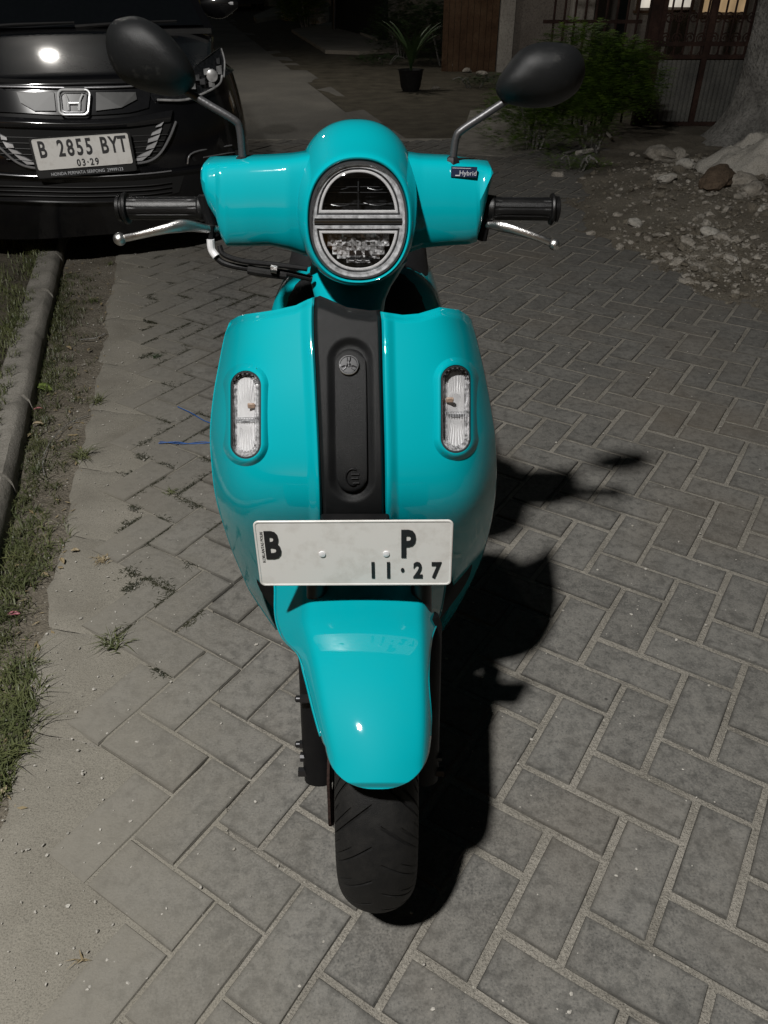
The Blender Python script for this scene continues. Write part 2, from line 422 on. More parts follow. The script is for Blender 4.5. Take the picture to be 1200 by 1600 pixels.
for (u, v, vert) in bricks:
    c = LW(u, v)
    if c.y < .28 or c.y > 7.9: continue
    if c.x < Xp(c.y) + .055: continue
    if c.x > .55*c.y + .75 or c.x < -.75*c.y - .5: continue
    if c.x > 2.3 + .1*c.y: continue
    d = c.y*cP + H*sP; px = 600 + F*c.x/d; py = 800 - F*(c.y*sP - H*cP)/d
    vis = -80 < px < 1280 and py < 1680
    hid = (520 < px < 650 and 1100 < py < 1400) or (360 < px < 740 and 520 < py < 960) or (500 < px < 640 and 250 < py < 520) or (330 < px < 560 and 260 < py < 385)
    cand.append((0 if vis and not hid else 1, c.length, u, v, vert, c, vis))
cand.sort(key=lambda q: (q[0], q[1]))
def paver_matrix(c, vert, r):
    gp = gapf(c.x, c.y) + r.uniform(-.002, .002)
    a = YAW + (pi/2 if vert else 0) + r.uniform(-1, 1)*.008
    z = r.uniform(-.0018, .0024)
    return (Matrix.Translation((c.x + r.uniform(-1, 1)*.001, c.y + r.uniform(-1, 1)*.001, z)) @ Matrix.Rotation(a + (pi if r.random() < .5 else 0), 4, 'Z')
            @ Matrix.Rotation(r.uniform(-1, 1)*.010, 4, 'X') @ Matrix.Rotation(r.uniform(-1, 1)*.004, 4, 'Y') @ Matrix.Diagonal((2*U - gp, U - gp, 1, 1)))
rest = MB(); pr = random.Random(3)
for i, q in enumerate(cand):
    mt = paver_matrix(q[5], q[4], pr); me = variants[pr.randrange(10)]
    if i < 298 and q[0] == 0:
        o = bpy.data.objects.new('paver', me); C.objects.link(o); o.parent = paving; o.matrix_local = mt
    else:
        rest.add([mt @ v.co for v in me.vertices], [tuple(p.vertices) for p in me.polygons])
ro = rest.build('pavers_beyond', M['paver'], paving, smooth=False, kind='stuff')
at_ = ro.data.attributes.new('rim', 'FLOAT', 'POINT'); at_.data.foreach_set('value', ([1.0]*18 + [0.0]*6)*(len(rest.V)//24))

# concrete edging poured along the pavers, in bays
edge = empty('concrete_edging', (-1, 1.5, 0), 'rough concrete edging poured between the pavers and the dirt gutter', 'edging')
bays = [.15, 1.06, 1.37, 1.74, 2.1, 2.5, 2.9, 3.4, 3.9, 4.4, 5.2]
for a, b in zip(bays, bays[1:]):
    V = []; Fc = []; ny, nx = 16, 22
    for j in range(ny+1):
        y = lerp(a + .0012, b - .0012, j/ny)
        for i in range(nx+1):
            t = i/nx; xl = Xe(y) + .018*fbm(0, y, 9); x = lerp(xl, Xp(y) + .34, t)
            yy = y - (x - Xe(y))*.22 + .006*fbm(x, a if j < ny/2 else b, 14)
            V.append((x, yy, -.0035 + .0012*fbm(x, yy, 14) - (.022 if i == 0 else 0) - (.008 if i == 1 else 0) - (.004 if j in (0, ny) else 0)))
    for j in range(ny):
        for i in range(nx): Fc.append((j*(nx+1)+i, j*(nx+1)+i+1, (j+1)*(nx+1)+i+1, (j+1)*(nx+1)+i))
    obj('edging_bay', V, Fc, M['slab'], edge, True, 60)

# dirt gutter, kerb, verge
A = G(0, 797, .075); B = G(90, 400, .075); kd = (B - A).normalized(); kn = Vector((-kd.y, kd.x, 0))
def kx(y): return A.x + (y - A.y)*kd.x/kd.y
sheet('dirt_gutter', lin(0, 1, 26), lin(-.2, 6.5, 140),
      lambda t, y: (lerp(kx(y) - .05, Xe(y) + .06, t), y, -.012 + .010*fbm(t*.6, y, 5) + .02*(1-sstep(0, .25, t))), M['dirt'], kind='structure')
verge = sheet('verge', lin(0, 1, 30), lin(.2, 4.8, 60), lambda t, y: (kx(y) - .12 - 2.6*t, y, .045 + .022*fbm(t*2.6, y, 3)), M['soil'], kind='structure')
kerb = empty('kerb', (A.x, A.y, 0), 'low weathered concrete kerb between the grass verge and the gutter', 'kerb')
s = -1.6; kr = random.Random(5)
while s < 3.3:
    L = kr.uniform(.50, .62)
    if s + L > 2.95 and s < 2.95: L = 2.93 - s
    if s > 2.9: break
    b = bmesh.new(); bmesh.ops.create_cube(b, size=1)
    bmesh.ops.scale(b, vec=(.125, L-.008, .20), verts=b.verts)
    bmesh.ops.subdivide_edges(b, edges=b.edges[:], cuts=5, use_grid_fill=True)
    for v in b.verts:
        n = noise.noise_vector(Vector((v.co.x*9, v.co.y*7 + s*3, v.co.z*9)))
        e = .012*max(0, (abs(v.co.x) > .055) + (v.co.z > .09) - 1)
        v.co += n*.006; v.co.x -= math.copysign(e, v.co.x); v.co.z -= e*.8
    me = bpy.data.meshes.new('kerb_stone'); b.to_mesh(me); b.free(); me.materials.append(M['curb'])
    for p in me.polygons: p.use_smooth = True
    me.set_sharp_from_angle(angle=R(50))
    o = bpy.data.objects.new('kerb_stone', me); C.objects.link(o); o.parent = kerb
    c = A + kd*(s + L/2) + kn*.062
    o.location = Vector((c.x, c.y, -.025 + kr.uniform(-.004, .004))) - kerb.location
    o.rotation_euler = (kr.uniform(-.01, .01), kr.uniform(-.03, .03), atan2(-kd.x, kd.y) + kr.uniform(-.02, .02))
    s += L
o = bpy.data.objects.new('kerb_stone', me); C.objects.link(o); o.parent = kerb
o.location = A + kd*3.08 + kn*.05 + Vector((0, 0, -.12)) - kerb.location; o.rotation_euler = (.06, .1, atan2(-kd.x, kd.y) - .22)
o.scale = (1.15, .6, 1.1)

# rubble mound at the right of the lane
def moundz(x, y):
    a = math.exp(-(((x-2.75)/.85)**2 + ((y-5.75)/.85)**2))*.18
    b_ = math.exp(-(((x-2.1)/.75)**2 + ((y-4.8)/.9)**2))*.07
    e = sstep(0, .9, x - (.95 + .16*abs(y-5) + (.30*(4.3-y) if y < 4.3 else 0))) * .05
    return -.035 + a + b_ + e + .022*fbm(x, y, 2.2) + .012*fbm(x, y, 9)
mound = sheet('dirt_mound', lin(.6, 6.5, 120), lin(2.9, 9.5, 140), lambda x, y: (x, y, moundz(x, y)), M['dirt'], kind='structure')

def rock_mesh(seed, m, sub=2, squash=.7):
    b = bmesh.new(); bmesh.ops.create_icosphere(b, subdivisions=sub, radius=.5)
    o_ = Vector((seed*7.3, seed*1.7, 0))
    for v in b.verts:
        n = noise.cell(v.co*1.9 + o_); w = noise.noise(v.co*1.6 + o_)
        v.co *= 1 + .40*w + .20*n + .12*noise.noise(v.co*5 + o_); v.co.z *= squash
        v.co.x *= 1.15
    me = bpy.data.meshes.new('rock'); b.to_mesh(me); b.free(); me.materials.append(m)
    return me
rsm = [rock_mesh(i, M['stone'], 1) for i in range(6)]
rub = MB(); rub2 = MB(); rr = random.Random(11)
def put(mb, me, p, s, r):
    mt = Matrix.Translation(p) @ Matrix.Rotation(r.uniform(0, 6.3), 4, 'Z') @ Matrix.Rotation(r.uniform(-.6, .6), 4, 'X') @ Matrix.Diagonal((s*r.uniform(.7, 1.3), s*r.uniform(.7, 1.2), s*r.uniform(.6, 1.0), 1))
    mb.add([mt @ v.co for v in me.vertices], [tuple(q.vertices) for q in me.polygons])
for i in range(5200):
    t = rr.random()
    if t < .55: x, y = rr.gauss(2.5, .55), rr.gauss(5.2, .7)
    elif t < .8: x, y = rr.gauss(1.75, .22), rr.gauss(4.15, .28)
    else: x, y = rr.uniform(1.05, 3.6), rr.uniform(3.4, 6.6)
    z = moundz(x, y)
    if z < -.004: continue
    s = min(.085, .009 + rr.expovariate(1/.012))
    put(rub if rr.random() < .42 else rub2, rsm[rr.randrange(6)], (x, y, z + s*.12), s, rr)
tag(rub.build('rubble', M['stone'], None, smooth=False), 'loose pale broken concrete and gravel over the dirt mound', 'rubble', kind='stuff')
tag(rub2.build('clods', M['dirt'], None, smooth=False), 'crumbled brown clods of dirt covering the mound', 'clods', kind='stuff')
# grit scattered on the pavers and the gutter
gr = MB(); rr = random.Random(21)
for i in range(1500):
    if i < 700: y = rr.uniform(.5, 4.5); x = rr.uniform(kx(y)+.02, Xp(y) + .15); z = -.008 if x < Xe(y) else -.001
    else:
        y = rr.uniform(.4, 5.5); x = rr.uniform(Xp(y), .5*y + .7); z = .001
    s = rr.choice((.002, .003, .003, .004, .005, .007))
    put(gr, rsm[rr.randrange(6)], (x, y, z + s*.2), s, rr)
gs = gr.build('grit', M['stone_pale'], None, smooth=False, kind='stuff'); tag(gs, 'pale grit and tiny pebbles strewn over the pavers', 'grit')

# single rocks
ROCK = [(793/1, 0, 0)]
rocks = [ # px, py(base), size, material, label
 (1032, 246, .19, 'stone', 'large brown grey lump of broken concrete left of the pale sack'),
 (1058, 246, .15, 'stone', 'upright knobbly lump standing right of the large lump on the mound'),
 (1072, 262, .12, 'stone_pale', 'rounded pale lump just left of the crumpled sack'),
 (1118, 288, .20, 'stone_brown', 'big dark brown rock in front of the crumpled sack'),
 (1160, 286, .13, 'stone', 'grey stone tucked under the fold of the sack'),
 (1042, 282, .10, 'stone_pale', 'small pale stone in the rubble below the brown grey lump'),
 (1185, 330, .085, 'stone_pale', 'white stone at the right border of the rubble below the sack'),
 (1175, 300, .12, 'stone', 'grey stone lying right of the dark brown rock'),
 (992, 352, .075, 'stone_pale', 'pale round stone alone on the bare dirt slope'),
 (948, 395, .035, 'stone_pale', 'small white stone alone on the dirty pavers right of the grip'),
 (1108, 366, .085, 'stone_pale', 'flat pinkish pale chip at the foot of the mound'),
 (1140, 410, .065, 'stone_pale', 'pale chip lowest in the rubble trail on the right'),
 (1075, 380, .06, 'stone', 'small grey stone in the dirt left of the pale chips'),
 (871, 277, .09, 'stone', 'dusty grey lump on the lane edge beside the right grip'),
 (968, 388, .05, 'stone', 'small flat stone beside the small white stone on the dirt'),
 (1010, 318, .055, 'stone', 'little stone on the upper dirt slope below the fern bush'),
]
for i, (px, py, s, m, lab) in enumerate(rocks):
    p = G(px, py, 0)
    for _ in range(12): p = G(px, py, moundz(p.x, p.y) + s*.1)
    me = rock_mesh(30 + i, M[m], 3, .75)
    for q in me.polygons: q.use_smooth = True
    me.set_sharp_from_angle(angle=R(28))
    o = bpy.data.objects.new('rock', me); C.objects.link(o); o.location = p + Vector((0, 0, s*.1)); o.scale = (s*1.1, s, s*.9)
    o.rotation_euler = (rr.uniform(-.3, .3), rr.uniform(-.3, .3), rr.uniform(0, 6))
    tag(o, lab, 'rock', 'single stones on the rubble mound')

# woven sack thrown over the rubble
def sack():
    cx, cyy = 2.78, 5.72; V = []; Fc = []; n = 60
    for j in range(n+1):
        for i in range(n+1):
            a, b_ = i/n*2-1, j/n*2-1
            ar = abs(a)**2.2 + abs(b_)**2.4
            x = cx + a*.58 + .05*fbm(a, b_, 1.3); y = cyy + b_*.36 + .05*fbm(b_, a, 1.7)
            ridge = .07*(1-abs(a*.9-b_*.5)) + .05*math.exp(-((a+.1-b_*.6)/.16)**2)
            fold = .06*abs(fbm(a + b_*.4, b_, 2.2)) - .07*abs(noise.noise(Vector((a*3.6 + b_*1.5, b_*1.6, 5)))) - .03*abs(noise.noise(Vector((a*8, b_*5, 2))))
            base = moundz(x, y)
            z = base + .01 + max(0, 1-ar)**.55*(.10 + ridge) + fold*(1-ar*.6) + .012*fbm(a, b_, 7)
            V.append((x, y, z))
    for j in range(n):
        for i in range(n):
            a, b_ = (i+.5)/n*2-1, (j+.5)/n*2-1
            if abs(a)**2.6 + abs(b_)**2.6 > 1.0 + .12*noise.noise(Vector((a*3, b_*3, 1))): continue
            if -.95 < b_ < -.45 and abs(a - .22 - (b_+.95)*.3) < .16*(-.45-b_)*2: continue
            Fc.append((j*(n+1)+i, j*(n+1)+i+1, (j+1)*(n+1)+i+1, (j+1)*(n+1)+i))
    o = obj('sack', V, Fc, M['sack'], None, True, 50); mod(o, 'SOLIDIFY', thickness=.006)
    tag(o, 'crumpled pale woven sack lying over the rubble beside the tree trunk', 'sack')
sack()

# ---------------------------------------------------------------- grass and litter
def blade(mb, p, h, w, a, lean, r):
    d = Vector((cos(a), sin(a), 0)); s_ = Vector((-sin(a), cos(a), 0))*w
    p = Vector(p); m = p + d*lean*.35*h + Vector((0, 0, h*.6)); t = p + d*lean*h + Vector((0, 0, h*(1-.3*min(1.2, lean))))
    mb.add([p - s_, p + s_, m + s_*.7, m - s_*.7, t], [(0, 1, 2, 3), (3, 2, 4)])
def tuft(mb, x, y, z, n, rad, h, r, lean=(.3, 1.3), w=.0016):
    for _ in range(n):
        a = r.uniform(0, 6.28); q = rad*math.sqrt(r.random())
        blade(mb, (x + q*cos(a), y + q*sin(a), z), h*r.uniform(.5, 1.2), w*r.uniform(.7, 1.4), r.uniform(0, 6.28), r.uniform(*lean), r)
rr = random.Random(31)
mb = MB()
for i in range(1900):
    y = rr.uniform(.9, 4.5); t = rr.random()**1.4*1.6; x = kx(y) - .13 - t
    if fbm(x, y, 2.4) < -.02: continue
    tuft(mb, x, y, .045, rr.randrange(4, 9), .03, rr.uniform(.025, .07), rr)
for i in range(260):
    y = rr.uniform(1.6, 4.3); x = kx(y) - rr.uniform(.07, .15)
    if fbm(x, y, 2.0) > -.05: tuft(mb, x, y, .068, 6, .02, rr.uniform(.02, .045), rr, (.6, 1.6))
o = mb.build('verge_grass', M['grass'], None, smooth=False); tag(o, 'short patchy grass on the verge left of the kerb', 'grass', kind='stuff')
mb = MB()
for (px, py, n, rad, h) in [(38, 868, 110, .13, .045), (10, 915, 80, .10, .045), (22, 1090, 70, .07, .06), (5, 1160, 90, .08, .06), (70, 500, 40, .10, .04), (75, 440, 30, .09, .04), (60, 585, 45, .07, .035), (95, 590, 45, .07, .035), (35, 830, 40, .08, .04), (8, 800, 40, .06, .04), (10, 1060, 30, .06, .05), (3, 1210, 40, .05, .05)]:
    p = G(px, py)
    for _ in range(n):
        a = rr.uniform(0, 6.3); q = rad*math.sqrt(rr.random())
        tuft(mb, p.x + q*cos(a)*.7, p.y + q*sin(a)*1.5, -.012, 4, .015, h*rr.uniform(.5, 1.1), rr, (.5, 1.6), .0014)
o = mb.build('gutter_grass', M['grass'], None, smooth=False); tag(o, 'patches of grass creeping over the dirt gutter', 'grass', kind='stuff')
mb2 = MB()
for _ in range(900):
    y = rr.uniform(1.2, 4.5); x = kx(y) + .01 + rr.expovariate(1/.05)
    if fbm(x*.5, y, 1.9) < 0 or x > Xe(y): continue
    tuft(mb2, x, y, -.008, 6, .02, rr.uniform(.012, .035), rr, (.5, 1.7), .0014)
tag(mb2.build('kerb_foot_weeds', M['weed'], None, smooth=False), 'dark low weeds growing along the foot of the kerb', 'weeds', kind='stuff')
weeds = [(152, 627, 34, .03, .035, 'grass', 'bright green weed tuft on the edging below the kerb leaf'),
 (128, 714, 46, .04, .045, 'grass', 'spreading weed tuft on the concrete edging left of the blue twine'),
 (178, 1008, 30, .045, .030, 'grass', 'spiky green weed with long blades in the paver joint near the front wheel'),
 (268, 770, 16, .02, .018, 'grass', 'tiny low weed in a joint left of the shield'),
 (58, 735, 16, .02, .03, 'grass', 'small star shaped weed on the dirt near the kerb foot'),
 (245, 558, 26, .035, .02, 'dark_leaf', 'flat dark moss tuft in a joint left of the upper shield'),
 (145, 470, 30, .05, .025, 'grass', 'dark scruffy weed on the edging nearest the car'),
 (160, 875, 30, .03, .016, 'dry', 'dry brown weed in the joint beside the yellow petals'),
 (128, 1498, 5, .010, .016, 'dry', 'thin dead weed standing on the concrete at the lower left'),
 (172, 412, 16, .03, .02, 'grass', 'small weed on the edging close to the car shadow')]
for px, py, n, rad, h, m, lab in weeds:
    p = G(px, py); mb = MB(); tuft(mb, p.x, p.y, -.004, n, rad*.4, h, rr, (.8, 2.2), .0013)
    for _ in range(n//2):
        a = rr.uniform(0, 6.3); q = rad*rr.random(); blade(mb, (p.x + q*cos(a), p.y + q*sin(a), -.003), h*.6, .002, rr.uniform(0, 6.3), 1.8, rr)
    o = mb.build('weed_tuft', M[m], None, smooth=False); tag(o, lab, 'weed', 'weeds in the joints and edging')
mb = MB()
def mossy(a, b_):
    c = (a + b_)/2
    if c.y < 1.15 or c.y > 5.2 or c.x < Xp(c.y) + .06: return
    reach = (c.x - Xp(c.y))/(.22 + .22*(c.y - 1.15))
    if reach > 1 or rr.random() > .85*(1 - reach*.5): return
    t0 = rr.uniform(0, .5); t1 = rr.uniform(t0 + .15, 1)
    for _ in range(int(110*(t1 - t0))):
        t = rr.uniform(t0, t1); p = a.lerp(b_, t); w = .005*(1 + 1.4*math.sin(pi*(t - t0)/(t1 - t0)))
        tuft(mb, p.x + rr.gauss(0, w), p.y + rr.gauss(0, w), -.006, 3, .004, .009, rr, (.8, 2.2), .0013)
for k in range(-40, 10):
    for jj in range(-10, 22):
        for q in range(3): mossy(LW(k, k + 4*jj + q), LW(k, k + 4*jj + q + 1))
        v = k + 3 + 4*jj
        for q in (-1, 0):
            mossy(LW(k + q, v), LW(k + q + 1, v)); 
o = mb.build('joint_moss', M['moss'], None, smooth=False); tag(o, 'dark moss and fine weeds filling joints between the left pavers', 'moss', kind='stuff')
mb = MB()
for _ in range(420):                        # dry litter in the gutter
    y = rr.uniform(.8, 4.6); x = rr.uniform(kx(y) + .02, Xe(y) + .05)
    a = rr.uniform(0, 6.3); L = rr.uniform(.004, .028); w = L*rr.uniform(.04, .22); d = Vector((cos(a), sin(a), rr.uniform(-.1, .25)))
    s_ = Vector((-sin(a), cos(a), rr.uniform(-.3, .3)))*w; p = Vector((x, y, -.004))
    mb.add([p, p + d*L*.5 + s_, p + d*L, p + d*L*.5 - s_], [(0, 1, 2, 3)])
o = mb.build('dry_litter', M['dry'], None, smooth=False); tag(o, 'dry leaf scraps and twigs littering the dirt gutter', 'litter', kind='stuff')
def leaf(px, py, L, w, a, m, lab, curl=.25, z=.0, name='fallen_leaf'):
    p = G(px, py); V = []; Fc = []; n, k = 12, 6
    for i in range(n+1):
        t = i/n; ww = w*math.sin(pi*min(1, t*1.02))**.7
        for j in range(k+1):
            q = j/k*2-1
            V.append(p + Vector((cos(a)*(t-.5)*L - sin(a)*q*ww, sin(a)*(t-.5)*L + cos(a)*q*ww, .004 + z + curl*ww*abs(q)**1.5 + .05*L*math.sin(t*pi*1.7) + .003*fbm(t*3, q, 2))))
    for i in range(n):
        for j in range(k): Fc.append((i*(k+1)+j, i*(k+1)+j+1, (i+1)*(k+1)+j+1, (i+1)*(k+1)+j))
    o = obj(name, V, Fc, M[m], None, True, 60); mod(o, 'SOLIDIFY', thickness=.0008)
    tag(o, lab, 'leaf', 'fallen leaves and petals in the gutter')
leaf(68, 607, .082, .022, -.35, 'green', 'large yellow green leaf lying at the kerb foot')
leaf(60, 664, .038, .008, .2, 'dry', 'curled pale dry leaf below the large green leaf', .8)
leaf(48, 682, .03, .006, 1.2, 'dry', 'narrow pale dry leaf standing beside the curled one', .9)
leaf(108, 545, .035, .007, -.6, 'dry', 'tan dry leaf in the gutter above the large green leaf', .7)
leaf(140, 548, .03, .006, 1.4, 'dry', 'pale upright leaf scrap on the edging beside the tan leaf', .8)
leaf(25, 740, .032, .008, .1, 'dry', 'brown curled leaf on the dirt beside the kerb low down', .9)
leaf(20, 755, .03, .007, -.7, 'stone_pale', 'whitish leaf scrap below the brown curled leaf', .6)
leaf(98, 878, .026, .006, -.9, 'dry', 'orange brown petal left of the dry weed on the edging', .7)
leaf(118, 862, .022, .007, .3, 'dry', 'pale yellow petal just above the orange brown petal', .6)
leaf(60, 640, .03, .006, .5, 'petal', 'pink petal scrap between the green leaf and the dry leaf', .6)
leaf(22, 962, .03, .008, .3, 'petal', 'dark pink petal at the left border among the gutter grass', .6)
def twig(pts, r, lab, cat, name, m, z=.004):
    mb = MB(); q = catmull([G(x, y) + Vector((0, 0, z + .002*(i % 2))) for i, (x, y) in enumerate(pts)], 8)
    mb.tube(q, r, 6); o = mb.build(name, M[m]); tag(o, lab, cat)
twig([(165, 522), (150, 530), (125, 532)], .0022, 'thin dark twig lying in the gutter near the kerb', 'twig', 'twig', 'bark')
twig([(140, 650), (110, 663), (82, 688), (68, 720), (70, 745)], .0014, 'long curved dry stalk across the gutter dirt', 'twig', 'twig', 'bark')
twig([(248, 694), (275, 693), (300, 695), (345, 693)], .0018, 'lower strand of blue twine reaching under the scooter', 'twine', 'twine', 'twine')
twig([(250, 691), (285, 696), (318, 692), (350, 697)], .0012, 'frayed thin blue strand twisted along the lower twine', 'twine', 'twine', 'twine')
twig([(278, 637), (300, 648), (322, 660), (350, 668)], .0018, 'upper slanting strand of blue twine beside the left indicator', 'twine', 'twine', 'twine')

# ================================================================== SCOOTER
YA = .807; ZA = .23                              # front axle
sc = empty('scooter', (-.03, .95, 0), 'turquoise retro scooter with oval headlight, parked facing the viewer on the pavers', 'scooter')
def grid(name, nx, ny, f, m, parent, smooth=True, ang=50, wrapx=False, solid=0):
    V = [f(i/nx, j/ny) for j in range(ny+1) for i in range(nx+1)]
    Fc = [(j*(nx+1)+i, j*(nx+1)+i+1, (j+1)*(nx+1)+i+1, (j+1)*(nx+1)+i) for j in range(ny) for i in range(nx)]
    o = obj(name, V, Fc, m, parent, smooth, ang)
    if solid: mod(o, 'SOLIDIFY', thickness=solid, offset=1)
    return o
def stadium(px, py, cx, cy, hw, hl, tilt=0):     # signed distance in photo pixels
    x, y = px - cx, py - cy; x -= tilt*y
    k = max(0, abs(y) - (hl - hw)); return math.hypot(x, k) - hw

# ---- leg shield
SL = [(440, 365), (498, 360), (523, 352), (573, 342), (619, 334), (673, 329), (723, 331), (773, 337), (815, 348), (857, 362), (898, 379), (924, 391), (979, 428), (1010, 452)]
SR = [(440, 725), (495, 736), (536, 747), (590, 759), (657, 771), (690, 775), (748, 776), (798, 771), (857, 758), (898, 742), (951, 714), (982, 694), (1010, 676)]
SY = [(440, 1.085), (500, 1.045), (560, 1.008), (620, .974), (680, .945), (730, .925), (770, .916), (800, .918), (830, .932), (870, .962), (910, .995), (960, 1.03), (1010, 1.06)]
def shield_pt(s, py):                            # s in [-1,1]
    L, Rr = stab(SL, py), stab(SR, py); px = lerp(L, Rr, (s+1)/2)
    a = abs(s)
    Y = stab(SY, py) + .030*a*a + .085*a**9 + .02*a**4*sstep(760, 960, py)
    # raised lips round the two indicators
    for cx, cy, tl in ((384, 648, 0), (712.5, 639, 0)):
        d = stadium(px, py, cx, cy, 29, 75, tl)
        if d < 0: Y += .045*sstep(1, 4, -d)
    return px, Y
PLc = [(440, 493), (500, 490), (586, 494), (711, 500), (813, 504), (900, 506)]
PRc = [(440, 600), (484, 594), (500, 596), (586, 598), (711, 601), (794, 602), (900, 603)]
TOPL = [(300, 520), (362, 500), (372, 494), (383, 491), (425, 485), (462, 477), (480, 468), (500, 461)]
TOPR = [(590, 486), (629, 492), (654, 490), (687, 480), (717, 484), (731, 493), (745, 510)]
BOT = [(-1, 985), (-.92, 955), (-.82, 912), (-.7, 885), (0, 868), (.7, 890), (.82, 918), (.92, 965), (1, 1008)]
def shield_half(name, s0, s1, side):
    top = TOPL if side < 0 else TOPR
    nx, ny = 150, 300
    def f(a, b):
        s = lerp(s0(None), s1(None), a)
        # iterate the column so that it starts on the top edge and follows the centre strip
        py0 = 490
        for _ in range(4):
            L, Rr = stab(SL, py0), stab(SR, py0)
            i0 = lerp(L, Rr, 0); 
            pl, pr_ = stab(PLc, py0), stab(PRc, py0)
            px = lerp(L, pl, a) if side < 0 else lerp(pr_, Rr, a)
            py0 = tab(top, px)
        sa = -1 + a if side < 0 else a
        pyb = tab(BOT, -1 + a if side < 0 else a)
        py = lerp(py0, pyb, b)
        L, Rr = stab(SL, py), stab(SR, py); pl, pr_ = stab(PLc, py), stab(PRc, py)
        px = lerp(L, pl, a) if side < 0 else lerp(pr_, Rr, a)
        s = (px - L)/(Rr - L)*2 - 1
        _, Y = shield_pt(s, py)
        # rolled top edge and raised shoulder along the dark strip
        Y += .012*(1 - sstep(0, .035, b))
        e = (px - pl) if side > 0 else (pl - px); e = min(abs(px - pl) if side < 0 else abs(px - pr_), 40)
        Y -= .006*(1 - sstep(6, 22, e)); Y += .006*(1 - sstep(0, 4, e))
        return P(px, py, Y)
    return grid(name, nx, ny, f, M['teal'], sc, ang=60, solid=.003)
half_l = shield_half('shield_panel', lambda _: -1, lambda _: 0, -1)
half_r = shield_half('shield_panel', lambda _: 0, lambda _: 1, 1)
# outer returns of the shield running back to the floor
def ret(side):
    def f(a, b):
        py = lerp(504 if side < 0 else 506, 984 if side < 0 else 1006, b); _, Y = shield_pt(side*1.0, py)
        L, Rr = stab(SL, py), stab(SR, py); px = L if side < 0 else Rr
        p = P(px, py, Y); k = min(1, b*5)
        return p + Vector((-side*(.002 + .016*a*a), .09*a*k, -.06*a))
    return grid('shield_return', 8, 60, f, M['teal'], sc, ang=60, solid=.003)
ret(-1); ret(1)

# ---- dark centre strip with the recessed long oval
def strip_f(a, b):
    ty = tab([(0, 465), (.08, 462), (.2, 467), (.5, 480), (.85, 485), (1, 484)], a)
    py = lerp(ty, 870, b); px = lerp(stab(PLc, py), stab(PRc, py), a)
    _, Y = shield_pt((px - stab(SL, py))/(stab(SR, py)-stab(SL, py))*2-1, py)
    Y -= .008 - .010*(1-sstep(0, .06, a)) - .010*(1-sstep(0, .06, 1-a))
    Y += .02*(1 - sstep(0, .05, b))
    cx = lerp(547, 550.5, (py-500)/300)
    d = stadium(px, py, cx, 656, 35, 127)
    Y += .009*sstep(4, -13, d)
    return P(px, py, Y)
strip = grid('centre_strip', 90, 240, strip_f, M['grain'], sc, ang=60, solid=.003)
def insert_f(a, b):
    an = a*2*pi; q = b
    hw, hl = 24.5, 112
    # stadium outline by angle
    cx, cyy = 548.5, 657
    dx, dy = cos(an), sin(an)
    k = 0
    r = 1e3
    lo, hi = 0, 200
    for _ in range(18):
        m_ = (lo+hi)/2
        if stadium(cx+dx*m_, cyy+dy*m_, cx, cyy, hw, hl) > 0: hi = m_
        else: lo = m_
    rad = lo*min(1, q*1.12)
    px, py = cx + dx*rad, cyy + dy*rad; px += (py-656)*.012
    _, Y = shield_pt((px - stab(SL, py))/(stab(SR, py)-stab(SL, py))*2-1, py)
    Y += (-.008 + .009 - .0062) + .008*sstep(.87, 1, q)
    return P(px, py, Y)
grid('strip_insert', 90, 26, insert_f, M['grain'], strip, ang=60)
def panel_frame(px, py, lift=.0):
    e = 4
    def q(x, y):
        _, Y = shield_pt((x - stab(SL, y))/(stab(SR, y)-stab(SL, y))*2-1, y); return P(x, y, Y - .0055)
    c = q(px, py); x = q(px+e, py) - q(px-e, py); u = q(px, py-e) - q(px, py+e)
    Mx = frame(c, x, u); n = Vector((Mx[0][2], Mx[1][2], Mx[2][2]))
    if n.y > 0: pass
    return Mx, c, n
Mx, c, n = panel_frame(545, 571)
sz = (c - O).length/F
def disc(mb, Mx, r, z0, z1, n=40, rim=.0):
    rings = [[Mx @ Vector((cos(2*pi*k/n)*rad, sin(2*pi*k/n)*rad, z)) for k in range(n)] for rad, z in ((r, z0), (r, z1-.0008), (r-.0008, z1), (r-.0022, z1), (r-.003, z1-.001))]
    return mb.loft(rings, True)
nz = 1 if n.y < 0 else -1
print('normal', n, nz)
mb = MB(); disc(mb, Mx, .0145, 0, .004*nz); badge = mb.build('round_emblem', M['chrome'], strip)
mb = MB()                                         # three crossed forks
for k in range(3):
    a = pi/2 + k*2*pi/3; d = Vector((cos(a), sin(a), 0)); s_ = Vector((-sin(a), cos(a), 0))
    z = Vector((0, 0, .0042*nz))
    mb.tube([Mx @ (z - d*.003), Mx @ (z + d*.0045)], .0009, 6)
    for e in (-1, 1): mb.tube([Mx @ (z + d*.0045), Mx @ (z + d*.0058 + s_*.0020*e), Mx @ (z + d*.0105 + s_*.0024*e)], .0007, 6)
mb.build('emblem_forks', M['darkmetal'], badge)
# embossed maker's sign at the foot of the insert: open ring with three short bars
Mx2, c2, n2 = panel_frame(551, 745)
mb = MB()
ringp = [Mx2 @ Vector((cos(a)*.0095, sin(a)*.0125, .0008*nz)) for a in lin(R(60), R(300), 18)]
mb.tube(ringp, .0016, 6, flat=.5)
for yy, x0, x1 in ((.0045, -.002, .009), (-.0015, -.002, .008), (-.0085, 0.0, .009)):
    mb.tube([Mx2 @ Vector((x0, yy, .0008*nz)), Mx2 @ Vector((x1, yy, .0008*nz))], .0016, 6, flat=.5)
mb.build('embossed_sign', M['black'], strip)

